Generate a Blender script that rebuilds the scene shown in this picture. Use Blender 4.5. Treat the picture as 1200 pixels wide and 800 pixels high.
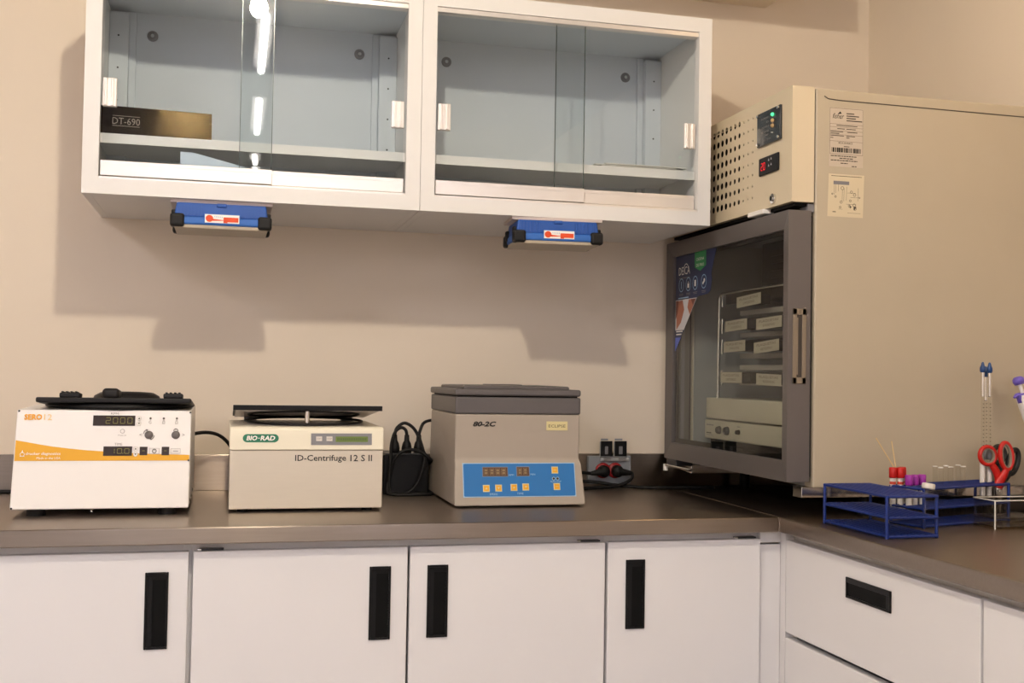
import bpy, bmesh, math, random
from mathutils import Vector, Matrix
random.seed(7)
for o in list(bpy.data.objects):
    bpy.data.objects.remove(o)
S = bpy.context.scene
COL = S.collection

# ------------------------------------------------------------------ camera
def cam_basis(yaw, pitch, roll):
    f = Vector((math.sin(yaw)*math.cos(pitch), math.cos(yaw)*math.cos(pitch), math.sin(pitch)))
    r = Vector((math.cos(yaw), -math.sin(yaw), 0)); u = r.cross(f)
    c, s = math.cos(roll), math.sin(roll)
    return f, c*r + s*u, -s*r + c*u
cd = bpy.data.cameras.new('camera'); cam = bpy.data.objects.new('camera', cd); COL.objects.link(cam)
cf, cr, cu = cam_basis(0.25011, 0.02989, 0.01655)
M = Matrix((cr, cu, -cf)).transposed().to_4x4(); M.translation = Vector((-0.1848, -2.9844, 1.2109))
cam.matrix_world = M
cd.sensor_width = 36; cd.lens = 1300.877*36/1200; cd.clip_start = 0.05
S.camera = cam

# ------------------------------------------------------------------ world, light, exposure
w = bpy.data.worlds.new('world'); S.world = w; w.use_nodes = True
w.node_tree.nodes['Background'].inputs[0].default_value = (0.8, 0.85, 1, 1)
w.node_tree.nodes['Background'].inputs[1].default_value = 0.05
S.view_settings.view_transform = 'Standard'; S.view_settings.look = 'None'
S.view_settings.gamma = 1; S.view_settings.use_curve_mapping = False
S.view_settings.exposure = 0.68
BULB = 980.0          # warm lamp nearest the wall cabinets
WARM = 60.0           # two small fill lights added to warm the outer parts of the wall
TUBE = 19.0           # row of tube lamps behind it
PANEL = 17.0           # cool fill panels added on the unseen part of the ceiling

# ------------------------------------------------------------------ materials
MATS = {}
def srgb(c):
    if isinstance(c, str):
        c = [int(c[i:i+2], 16)/255 for i in (0, 2, 4)]
    return tuple(((x/12.92) if x <= 0.04045 else ((x+0.055)/1.055)**2.4) for x in c)
def mat(name, col, rough=0.5, metal=0.0, spec=0.5, emit=None, estr=1.0, noise=0.0, nscale=40, bump=0.0, bscale=300, stretch=None, coat=0):
    m = bpy.data.materials.new(name); m.use_nodes = True
    nt = m.node_tree; b = nt.nodes['Principled BSDF']
    c = srgb(col) if isinstance(col, str) else col
    b.inputs['Base Color'].default_value = (*c, 1); b.inputs['Roughness'].default_value = rough
    b.inputs['Metallic'].default_value = metal; b.inputs['Specular IOR Level'].default_value = spec
    if coat: b.inputs['Coat Weight'].default_value = coat
    if emit:
        e = srgb(emit) if isinstance(emit, str) else emit
        b.inputs['Emission Color'].default_value = (*e, 1); b.inputs['Emission Strength'].default_value = estr
    if noise or bump:
        tc = nt.nodes.new('ShaderNodeTexCoord'); mp = nt.nodes.new('ShaderNodeMapping')
        nt.links.new(tc.outputs['Object'], mp.inputs[0])
        if stretch: mp.inputs['Scale'].default_value = stretch
        if noise:
            n = nt.nodes.new('ShaderNodeTexNoise'); n.inputs['Scale'].default_value = nscale; n.inputs['Detail'].default_value = 5
            nt.links.new(mp.outputs[0], n.inputs['Vector'])
            mx = nt.nodes.new('ShaderNodeMix'); mx.data_type = 'RGBA'
            mx.inputs[6].default_value = (*[x*(1-noise) for x in c], 1); mx.inputs[7].default_value = (*[min(1, x*(1+noise)) for x in c], 1)
            nt.links.new(n.outputs['Fac'], mx.inputs[0]); nt.links.new(mx.outputs[2], b.inputs['Base Color'])
        if bump:
            n2 = nt.nodes.new('ShaderNodeTexNoise'); n2.inputs['Scale'].default_value = bscale; n2.inputs['Detail'].default_value = 3
            nt.links.new(mp.outputs[0], n2.inputs['Vector'])
            bp = nt.nodes.new('ShaderNodeBump'); bp.inputs['Strength'].default_value = bump; bp.inputs['Distance'].default_value = 0.001
            nt.links.new(n2.outputs['Fac'], bp.inputs['Height']); nt.links.new(bp.outputs[0], b.inputs['Normal'])
    MATS[name] = m
    return m
def glass(name, tint, refl=1.0, ior=1.5, rough=0.0):
    m = bpy.data.materials.new(name); m.use_nodes = True; nt = m.node_tree
    nt.nodes.remove(nt.nodes['Principled BSDF']); out = nt.nodes['Material Output']
    t = nt.nodes.new('ShaderNodeBsdfTransparent'); t.inputs[0].default_value = (*tint, 1)
    g = nt.nodes.new('ShaderNodeBsdfGlossy'); g.inputs['Roughness'].default_value = rough; g.inputs[0].default_value = (refl, refl, refl, 1)
    f = nt.nodes.new('ShaderNodeFresnel'); f.inputs[0].default_value = ior
    mx = nt.nodes.new('ShaderNodeMixShader')
    ge = nt.nodes.new('ShaderNodeNewGeometry'); iv = nt.nodes.new('ShaderNodeMath'); iv.operation = 'SUBTRACT'; iv.inputs[0].default_value = 1.0
    ml = nt.nodes.new('ShaderNodeMath'); ml.operation = 'MULTIPLY'
    nt.links.new(ge.outputs['Backfacing'], iv.inputs[1]); nt.links.new(f.outputs[0], ml.inputs[0]); nt.links.new(iv.outputs[0], ml.inputs[1])
    nt.links.new(ml.outputs[0], mx.inputs[0]); nt.links.new(t.outputs[0], mx.inputs[1]); nt.links.new(g.outputs[0], mx.inputs[2])
    nt.links.new(mx.outputs[0], out.inputs[0]); MATS[name] = m
    return m
WALL = mat('wall_paint', (0.77, 0.675, 0.555), 0.75, noise=0.025, nscale=3, bump=0.12, bscale=220)
CEIL = mat('ceiling_paint', (0.42, 0.41, 0.40), 0.85)
FARW = mat('far_wall_paint', (0.66, 0.63, 0.62), 0.8)
FLOOR = mat('floor_vinyl', (0.42, 0.39, 0.37), 0.5, noise=0.1, nscale=30)
WHITE = mat('white_enamel', (0.74, 0.725, 0.725), 0.32, noise=0.012, nscale=6)
CABW = mat('white_powder_coat', (0.76, 0.75, 0.735), 0.38, bump=0.05, bscale=500)
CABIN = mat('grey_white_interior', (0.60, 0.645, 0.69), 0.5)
ALU = mat('aluminium_rail', (0.80, 0.76, 0.72), 0.3, metal=0.55, bump=0.05, bscale=60, stretch=(1, 1, 40))
STEEL = mat('brushed_steel', (0.315, 0.265, 0.22), 0.29, metal=1.0, noise=0.10, nscale=14, stretch=(0.6, 14, 14))
_n = STEEL.node_tree; _b = _n.nodes['Principled BSDF']; _b.inputs['Anisotropic'].default_value = 0.9
_t = _n.nodes.new('ShaderNodeTangent'); _t.direction_type = 'RADIAL'; _t.axis = 'X'; _n.links.new(_t.outputs[0], _b.inputs['Tangent'])
CHROME = mat('chrome', (0.75, 0.74, 0.72), 0.12, metal=1.0)
DARKMET = mat('dark_metal', (0.05, 0.05, 0.055), 0.35, metal=0.6)
BLACK = mat('black_plastic', (0.006, 0.006, 0.0065), 0.38, spec=0.22)
BLACKM = mat('black_matt', (0.004, 0.004, 0.004), 0.6, spec=0.12)
RUBBER = mat('black_rubber', (0.009, 0.0085, 0.0085), 0.5, spec=0.25)
LIDBLK = mat('lid_black', (0.010, 0.009, 0.0095), 0.45, spec=0.25)
BEIGE = mat('beige_enamel', (0.475, 0.41, 0.305), 0.4, bump=0.08, bscale=260, noise=0.06, nscale=7)
BEIGE_LIT = mat('beige_enamel_light', (0.66, 0.565, 0.405), 0.4, bump=0.05, bscale=260)  # body enamel brightened: warm light on the control housing put into the colour
DOORGR = mat('grey_anodised', (0.135, 0.12, 0.115), 0.38, metal=0.25)
LINER = mat('liner_grey', (0.30, 0.31, 0.31), 0.4)
HANDB = mat('handle_beige', (0.22, 0.175, 0.125), 0.45)
HANDD = mat('handle_recess', (0.045, 0.036, 0.03), 0.5)
CREAM = mat('cream_plastic', (0.80, 0.75, 0.60), 0.42)
STEELB = mat('pale_sheet_metal', (0.66, 0.60, 0.50), 0.38, metal=0.25, noise=0.03, nscale=20, stretch=(1, 4, 8))
SEROW = mat('sero_white', (0.82, 0.79, 0.76), 0.42, bump=0.08, bscale=400)
SEROP = mat('sero_panel', (0.84, 0.81, 0.79), 0.35)
YELLOW = mat('yellow_print', 'E0A40E', 0.5)
ORANGE = mat('orange_print', 'EDA51C', 0.5)
PALEOR = mat('pale_orange_print', 'F0CE8C', 0.5)
WHITEP = mat('white_print', 'F0ECE6', 0.5)
DISPB = mat('display_dark', '2E211F', 0.25)
DIGIT = mat('digit_olive', '6B6420', 0.4)
GREYP = mat('grey_print', '8A8482', 0.5)
KNOBG = mat('knob_grey', '5C5452', 0.4)
INK = mat('ink_black', '1A1714', 0.5)
INKG = mat('ink_grey', '4A423A', 0.5)
GREEN = mat('logo_green', '167050', 0.45)
PANELG = mat('panel_grey', '7D7C80', 0.45)
LCD = mat('lcd_green', '5E7416', 0.3)
LCDD = mat('lcd_dot', '46590E', 0.3)
BUTW = mat('button_white', 'D6D0C8', 0.45)
GREYD = mat('lid_grey', (0.105, 0.095, 0.095), 0.42, bump=0.06, bscale=500)
CREAMB = mat('centrifuge_beige', (0.385, 0.335, 0.28), 0.45, bump=0.05, bscale=500)
BLUEP = mat('panel_blue', '1B6FB4', 0.4)
YBUT = mat('button_yellow', 'E8A81C', 0.45)
SEGOFF = mat('segment_off', '8A7450', 0.5)
SEGBG = mat('segment_back', '4A2A1C', 0.35)
PALEBL = mat('pale_blue_print', '9CC0DC', 0.5)
PLATEY = mat('plate_yellow', 'D8CC98', 0.45)
BLUETRAY = mat('lamp_blue', '1A52A6', 0.42, noise=0.03, nscale=30)
BLUETR2 = mat('lamp_blue_light', '2662B4', 0.42)
LENS = mat('lamp_lens', (0.42, 0.36, 0.27), 0.35)
REDOR = mat('red_orange_print', 'E0480C', 0.5)
PINKB = mat('mount_plate', (0.60, 0.52, 0.49), 0.5)
RACKB = mat('rack_blue', '122C74', 0.38)
REDCAP = mat('red_cap', 'C0120C', 0.4)
PURPCAP = mat('purple_cap', '9A2C9C', 0.4)
LILAC = mat('lilac_plastic', '6E5CC0', 0.4)
PIPW = mat('pipette_white', (0.72, 0.69, 0.68), 0.4)
SCRED = mat('scissor_red', 'C0160C', 0.4)
SCGREY = mat('scissor_inner_grey', '85796A', 0.5)
SCBLK = mat('scissor_black', '17181A', 0.45)
BLADE = mat('blade_steel', (0.5, 0.48, 0.46), 0.25, metal=1.0)
GEDGE = mat('glass_edge_green', (0.05, 0.075, 0.07), 0.2)
LIP = mat('glass_lip', (0.75, 0.72, 0.66), 0.1)  # bright highlight on the clear tube rims put into a pale opaque colour
LIDUND = mat('lid_underside', (0.86, 0.80, 0.78), 0.25)
WOOD = mat('wood_stick', 'D2B888', 0.6)
PAPER = mat('paper', 'D8D6D0', 0.7)
PAPERB = mat('paper_bluish', 'C4D4E4', 0.6)
LABELP = mat('label_paper', 'BFB49E', 0.6)
STICKP = mat('sticker_grey', 'C2B5A4', 0.6)
DIAGP = mat('diagram_paper', 'D2C5A8', 0.6)
BLOOD = mat('tube_label', 'D8D2CC', 0.5)
LABRED = mat('tube_label_red', 'C8442C', 0.5)
BLUECAP = mat('blue_bulb', '123F78', 0.4)
SOCKG = mat('socket_grey', '8E9298', 0.45)
SOCKF = mat('cover_frame_grey', 'A9AAAC', 0.45)
SOCKR = mat('socket_red', '9C1418', 0.4)
BOXBLK = mat('box_black', (0.016, 0.011, 0.009), 0.06, spec=0.04, bump=0.3, bscale=160)
BOXBLK.node_tree.nodes['Principled BSDF'].inputs['Specular Tint'].default_value = (1.0, 0.66, 0.30, 1)  # warm lamp's gold highlight put into the gloss tint
BOXTXT = mat('box_grey_print', '8A8076', 0.4)
NAVY = mat('advert_navy', '16254E', 0.4)
ADGREEN = mat('advert_green', '1E8A4C', 0.4)
ADSKIN = mat('advert_skin', 'A86A52', 0.45)
ADSKIN2 = mat('advert_skin_dark', '6E3A2C', 0.45)
ADWHITE = mat('advert_white', 'D0D0D4', 0.45)
ADBLUE = mat('advert_blue', '5A6CC4', 0.45)
DEVCR = mat('agitator_cream', (0.62, 0.56, 0.43), 0.45)
SHELFL = mat('agitator_shelf', (0.36, 0.33, 0.29), 0.45)
GREENLED = mat('led_green', '40E080', 0.4, emit='50FFA0', estr=.8)
REDLED = mat('digit_red', 'E01020', 0.4, emit='FF1028', estr=.5)
AMBOFF = mat('led_amber_off', 'B89868', 0.35)
SMOKE = mat('smoked_panel', '22262A', 0.12)
GLASS = glass('sliding_glass', (0.945, 0.962, 0.965))
DOORGL = glass('door_glass', (0.88, 0.90, 0.89), ior=1.5)
ACRYL = glass('clear_acrylic', (0.90, 0.89, 0.86), ior=1.45)
ACREDGE = glass('acrylic_edge', (0.80, 0.74, 0.64), ior=1.6, rough=0.15)
TUBEGL = glass('tube_glass', (0.955, 0.95, 0.935), refl=1.0, ior=1.45, rough=0.03)
BULBM = mat('bulb_glow', (1, 0.8, 0.6), 0.5, emit=(1.0, 0.88, 0.70), estr=BULB)
TUBEM = mat('tube_glow', (1, 1, 1), 0.5, emit=(1.0, 0.92, 0.84), estr=TUBE)
PANELM = mat('ceiling_panel_glow', (1, 1, 1), 0.5, emit=(0.90, 0.89, 1.0), estr=PANEL)

# ------------------------------------------------------------------ mesh builder
class Face:
    """flat rectangle in space: top-left, top-right, bottom-left corners and the drawing units over it"""
    def __init__(s, tl, tr, bl, rect, lift=0.0006):
        s.tl, s.rect = Vector(tl), rect
        s.ex = (Vector(tr)-s.tl)/(rect[2]-rect[0]); s.ey = (Vector(bl)-s.tl)/(rect[3]-rect[1])
        s.n = s.ey.cross(s.ex).normalized(); s.lift = lift
    def p(s, x, y, k=1):
        return s.tl + s.ex*(x-s.rect[0]) + s.ey*(y-s.rect[1]) + s.n*s.lift*k
def text_polys(string, shear=0.0, bold=0.0, cache={}):
    key = (string, shear, bold)
    if key in cache: return cache[key]
    c = bpy.data.curves.new('t', 'FONT'); c.body = string; c.shear = shear; c.offset = bold; c.resolution_u = 2
    o = bpy.data.objects.new('t', c); COL.objects.link(o)
    dg = bpy.context.evaluated_depsgraph_get()
    me = bpy.data.meshes.new_from_object(o.evaluated_get(dg))
    vs = [v.co.copy() for v in me.vertices]; fs = [list(p.vertices) for p in me.polygons]
    bpy.data.objects.remove(o); bpy.data.curves.remove(c); bpy.data.meshes.remove(me)
    cache[key] = (vs, fs)
    return vs, fs
class MB:
    def __init__(s):
        s.v, s.f, s.m, s.sm, s.mats = [], [], [], [], []
    def mi(s, m):
        if m not in s.mats: s.mats.append(m)
        return s.mats.index(m)
    def add(s, vs, fs, m, smooth=False):
        k = len(s.v); i = s.mi(m)
        s.v += [Vector(v) for v in vs]
        for f in fs:
            s.f.append([k+a for a in f]); s.m.append(i); s.sm.append(smooth)
        return s
    def addbm(s, bm, m, smooth=False, mx=None):
        if mx is not None: bm.transform(mx)
        bm.verts.index_update()
        s.add([v.co.copy() for v in bm.verts], [[v.index for v in f.verts] for f in bm.faces], m, smooth); bm.free()
        return s
    def box(s, a, b, m, bev=0.0, seg=2, mx=None):
        bm = bmesh.new(); bmesh.ops.create_cube(bm, size=1)
        a, b = Vector(a), Vector(b)
        for v in bm.verts:
            v.co = Vector(((a.x+b.x)/2 + v.co.x*(b.x-a.x), (a.y+b.y)/2 + v.co.y*(b.y-a.y), (a.z+b.z)/2 + v.co.z*(b.z-a.z)))
        if bev: bmesh.ops.bevel(bm, geom=list(bm.edges), offset=bev, segments=seg, profile=0.5, affect='EDGES', clamp_overlap=True)
        return s.addbm(bm, m, False, mx)
    def cyl(s, p0, p1, r0, m, r1=None, n=20, cap=True, smooth=True):
        p0, p1 = Vector(p0), Vector(p1); r1 = r0 if r1 is None else r1
        d = (p1-p0).normalized(); a = d.orthogonal().normalized(); b = d.cross(a)
        vs = []; fs = []
        for p, r in ((p0, r0), (p1, r1)):
            vs += [p + (a*math.cos(2*math.pi*i/n) + b*math.sin(2*math.pi*i/n))*r for i in range(n)]
        s.add(vs, [[i, (i+1) % n, n+(i+1) % n, n+i] for i in range(n)], m, smooth)
        if cap:
            s.add(vs[:n], [list(range(n))[::-1]], m); s.add(vs[n:], [list(range(n))], m)
        return s
    def lathe(s, base, axis, prof, m, n=24, mx=None):
        base = Vector(base); d = Vector(axis).normalized(); a = d.orthogonal().normalized(); b = d.cross(a)
        vs = []; fs = []
        for r, h in prof:
            vs += [base + d*h + (a*math.cos(2*math.pi*i/n) + b*math.sin(2*math.pi*i/n))*r for i in range(n)]
        for j in range(len(prof)-1):
            for i in range(n):
                fs.append([j*n+i, j*n+(i+1) % n, (j+1)*n+(i+1) % n, (j+1)*n+i])
        return s.add(vs, fs, m, True)
    def tube(s, pts, r, m, n=8, closed=False, flat=None, cap=True):
        pts = [Vector(p) for p in pts]; k = len(pts); vs = []; fs = []
        a = None
        for i, p in enumerate(pts):
            if closed: t = (pts[(i+1) % k]-pts[i-1]).normalized()
            else: t = (pts[min(i+1, k-1)]-pts[max(i-1, 0)]).normalized()
            if flat is not None: a = (Vector(flat) - t*t.dot(Vector(flat))).normalized()
            elif a is None: a = t.orthogonal().normalized()
            else: a = (a - t*t.dot(a)).normalized()
            b = t.cross(a); rr = r[i] if isinstance(r, list) else r
            ra, rb = rr if isinstance(rr, tuple) else (rr, rr)
            vs += [p + a*ra*math.cos(2*math.pi*j/n) + b*rb*math.sin(2*math.pi*j/n) for j in range(n)]
        for i in range(k if closed else k-1):
            for j in range(n):
                i2 = (i+1) % k
                fs.append([i*n+j, i*n+(j+1) % n, i2*n+(j+1) % n, i2*n+j])
        s.add(vs, fs, m, True)
        if not closed and cap:
            s.add(vs[:n], [list(range(n))[::-1]], m); s.add(vs[-n:], [list(range(n))], m)
        return s
    def prism(s, poly, ax, a, b, m, bev=0.0, seg=2):
        """poly of 2d points swept along axis ax from a to b"""
        def P(q, t):
            return {'x': (t, q[0], q[1]), 'y': (q[0], t, q[1]), 'z': (q[0], q[1], t)}[ax]
        n = len(poly)
        bm = bmesh.new()
        v0 = [bm.verts.new(P(q, a)) for q in poly]; v1 = [bm.verts.new(P(q, b)) for q in poly]
        bm.faces.new(v0[::-1]); bm.faces.new(v1)
        for i in range(n): bm.faces.new([v0[i], v0[(i+1) % n], v1[(i+1) % n], v1[i]])
        bmesh.ops.recalc_face_normals(bm, faces=list(bm.faces))
        if bev: bmesh.ops.bevel(bm, geom=list(bm.edges), offset=bev, segments=seg, profile=0.5, affect='EDGES', clamp_overlap=True)
        return s.addbm(bm, m)
    def poly(s, F, pts, m, k=1):
        return s.add([F.p(x, y, k) for x, y in pts], [list(range(len(pts)))], m)
    def rect(s, F, x0, y0, x1, y1, m, k=1, rad=0):
        if not rad: return s.poly(F, [(x0, y0), (x1, y0), (x1, y1), (x0, y1)], m, k)
        pts = []
        for cx, cy, a0 in ((x1-rad, y0+rad, -90), (x1-rad, y1-rad, 0), (x0+rad, y1-rad, 90), (x0+rad, y0+rad, 180)):
            for i in range(5):
                a = math.radians(a0+i*22.5); pts.append((cx+rad*math.cos(a), cy+rad*math.sin(a)))
        return s.poly(F, pts, m, k)
    def disc(s, F, cx, cy, r, m, k=1, n=20, ry=None):
        ry = ry or r
        return s.poly(F, [(cx+r*math.cos(2*math.pi*i/n), cy+ry*math.sin(2*math.pi*i/n)) for i in range(n)], m, k)
    def ring(s, F, cx, cy, r, t, m, k=1, a0=0, a1=360, n=20, ry=None):
        q = (ry or r)/r
        vs = []; 
        for i in range(n+1):
            a = math.radians(a0+(a1-a0)*i/n)
            vs += [F.p(cx+r*math.cos(a), cy+q*r*math.sin(a), k), F.p(cx+(r-t)*math.cos(a), cy+q*(r-t)*math.sin(a), k)]
        return s.add(vs, [[2*i, 2*i+2, 2*i+3, 2*i+1] for i in range(n)], m)
    def frame(s, F, x0, y0, x1, y1, t, m, k=1):
        s.rect(F, x0, y0, x1, y0+t, m, k); s.rect(F, x0, y1-t, x1, y1, m, k)
        s.rect(F, x0, y0+t, x0+t, y1-t, m, k); return s.rect(F, x1-t, y0+t, x1, y1-t, m, k)
    def text(s, F, string, x0, y0, x1, y1, m, shear=0.0, bold=0.0, k=1):
        vs, fs = text_polys(string, shear, bold)
        if not vs: return s
        ax, bx = min(v.x for v in vs), max(v.x for v in vs); ay, by = min(v.y for v in vs), max(v.y for v in vs)
        return s.add([F.p(x0+(v.x-ax)/(bx-ax)*(x1-x0), y1-(v.y-ay)/(by-ay)*(y1-y0), k) for v in vs], fs, m)
    def seg7(s, F, ch, x0, y0, x1, y1, m, t=None, k=1):
        on = {'0': 'abcdef', '1': 'bc', '2': 'abged', '6': 'afgedc', '8': 'abcdefg', '4': 'fgbc'}[ch]
        t = t or (x1-x0)*0.2; ym = (y0+y1)/2; g = t*0.25
        R = dict(a=(x0+t*.6, y0, x1-t*.6, y0+t), d=(x0+t*.6, y1-t, x1-t*.6, y1), g=(x0+t*.6, ym-t/2, x1-t*.6, ym+t/2),
                 f=(x0, y0+t*.6, x0+t, ym-g), b=(x1-t, y0+t*.6, x1, ym-g), e=(x0, ym+g, x0+t, y1-t*.6), c=(x1-t, ym+g, x1, y1-t*.6))
        for q in on: s.rect(F, *R[q], m, k)
        return s
    def mesh(s, name, inv=None):
        me = bpy.data.meshes.new(name)
        vs = s.v if inv is None else [inv @ v for v in s.v]
        me.from_pydata([tuple(v) for v in vs], [], s.f)
        for m in s.mats: me.materials.append(m)
        me.polygons.foreach_set('material_index', s.m); me.polygons.foreach_set('use_smooth', s.sm)
        me.update()
        return me

def thing(name, label, cat, loc=(0, 0, 0), rz=0.0, group=None):
    o = bpy.data.objects.new(name, None); COL.objects.link(o); o.empty_display_size = 0.03
    o.location = loc; o.rotation_euler = (0, 0, rz); o['label'] = label; o['category'] = cat
    if group: o['group'] = group
    return o
def root_inv(o):
    while o.parent: o = o.parent
    return (Matrix.Translation(o.location) @ o.rotation_euler.to_matrix().to_4x4()).inverted()
def part(parent, name, mb, label=None, local=False, stuff=False):
    """a mesh whose vertices were given in room coordinates (or, with local, in the thing's own)"""
    inv = None if (local or parent is None) else root_inv(parent)
    o = bpy.data.objects.new(name, mb.mesh(name, inv)); COL.objects.link(o)
    if parent is not None: o.parent = parent
    if label: o['label'] = label
    if stuff: o['kind'] = 'stuff'
    return o
def struct(name, mb, label=None):
    o = part(None, name, mb); o['kind'] = 'structure'
    o['label'] = label or name.replace('_', ' ')
    return o
def tag(o, label, cat, group=None):
    o['label'] = label; o['category'] = cat
    if group: o['group'] = group
    return o
def copy_thing(root, loc, rz, label, group=None):
    r = root.copy(); COL.objects.link(r); r.location = loc; r.rotation_euler = (0, 0, rz); r['label'] = label
    if group: r['group'] = group
    for ch in list(root.children):
        c = ch.copy(); COL.objects.link(c); c.parent = r
        for g in list(ch.children):
            d = g.copy(); COL.objects.link(d); d.parent = c
    return r
def smooth(pts, n=6):
    P = [Vector(p) for p in pts]; out = []
    for i in range(len(P)-1):
        p0, p1, p2, p3 = P[max(i-1, 0)], P[i], P[i+1], P[min(i+2, len(P)-1)]
        for k in range(n):
            t = k/n
            out.append(0.5*((2*p1) + (p2-p0)*t + (2*p0-5*p1+4*p2-p3)*t*t + (3*p1-p0-3*p2+p3)*t**3))
    out.append(P[-1])
    return out

# ------------------------------------------------------------------ room shell
XL, XR, YF, ZC = -2.7, 1.684, -6.6, 2.62
struct('wall_back', MB().box((XL-.1, 0, 0), (XR+.1, .1, ZC), WALL), 'beige painted back wall')
struct('wall_right', MB().box((XR, YF, 0), (XR+.1, 0, ZC), WALL), 'beige painted right wall')
struct('wall_left', MB().box((XL-.1, YF, 0), (XL, 0, ZC), WALL), 'beige painted left wall')
struct('wall_front', MB().box((XL-.1, YF-.1, 0), (XR+.1, YF, ZC), FARW), 'pale wall behind the camera')
struct('floor', MB().box((XL-.1, YF-.1, -.1), (XR+.1, .1, 0), FLOOR))
struct('ceiling', MB().box((XL-.1, YF-.1, ZC), (XR+.1, .1, ZC+.1), CEIL))
struct('trim_1', MB().box((XL, -.34, 2.312), (1.338, 0, ZC), WALL), 'boxed soffit along the top of the back wall')

# ceiling lamps and added fill lights
def bulb_lamp(x, y, label):
    t = thing('ceiling_spotlight', label, 'lamp', (x, y, ZC))
    part(t, 'housing', MB().lathe((x, y, ZC), (0, 0, -1), [(0.0, 0), (.055, 0), (.055, .03), (.022, .05), (.022, .06)], WHITE))
    m = MB(); m.lathe((x, y, ZC-.058), (0, 0, -1), [(.016, 0), (.028, .012), (.033, .03), (.028, .048), (.014, .060), (0.0, .063)], BULBM, n=16)
    part(t, 'bulb', m)
    return t
bulb_lamp(-.105, -1.93, 'round warm spotlight on the ceiling nearest the wall cabinets')
def tube_lamp(x0, y0, x1, y1, label):
    t = thing('tube_lamp', label, 'lamp', (x0, y0, ZC), group='tube lamps in a row on the ceiling')
    m = MB(); m.box((min(x0, x1)-.035, y1, ZC-.035), (max(x0, x1)+.035, y0, ZC), WHITE, .004); part(t, 'housing', m)
    m = MB(); m.cyl((x0, y0-.02, ZC-.052), (x1, y1+.02, ZC-.052), .017, TUBEM, n=12); part(t, 'tube', m)
WARMM = mat('warm_glow', (1, 0.7, 0.4), 0.5, emit=(1.0, 0.66, 0.34), estr=WARM)
for x, y, lab in ((1.40, -1.30, 'small warm downlight on the ceiling above the incubator'), (-2.2, -1.15, 'small warm downlight on the ceiling at the left end of the worktop')):  # added fill lights, no fixture known here; they warm the outer wall
    t = thing('downlight', lab, 'lamp', (x, y, ZC))
    part(t, 'ring', MB().lathe((x, y, ZC), (0, 0, -1), [(.075, 0), (.075, .006), (.060, .010), (.058, .002)], WHITE))
    part(t, 'diffuser', MB().lathe((x, y, ZC-.004), (0, 0, -1), [(0, 0), (.058, 0)], WARMM))
for i, (ya, yb) in enumerate(((-2.12, -2.95), (-3.5, -4.3), (-5.0, -5.25), (-5.45, -5.8))):
    tube_lamp(-.075+.012*i, ya, -.070+.014*i, yb, ['first tube lamp behind the round ceiling spotlight', 'second tube lamp behind the ceiling spotlight',
              'short third tube lamp in the ceiling row', 'last short tube lamp of the ceiling row'][i])
for i, (x, y) in enumerate(((-1.95, -2.6), (-1.95, -4.6), (.95, -6.22), (-.85, -6.22))):  # added fill panels, kept clear of the cabinet glass reflections
    t = thing('ceiling_panel', ['square cool ceiling light panel nearer the back wall', 'second square cool ceiling light panel along the left wall', 'square cool ceiling light panel in the corner behind the camera by the right wall', 'square cool ceiling light panel at the middle of the wall behind the camera'][i], 'lamp', (x, y, ZC))
    part(t, 'frame', MB().box((x-.32, y-.32, ZC-.03), (x+.32, y+.32, ZC), WHITE, .004))
    part(t, 'diffuser', MB().box((x-.29, y-.29, ZC-.034), (x+.29, y+.29, ZC-.0305), PANELM))

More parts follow.
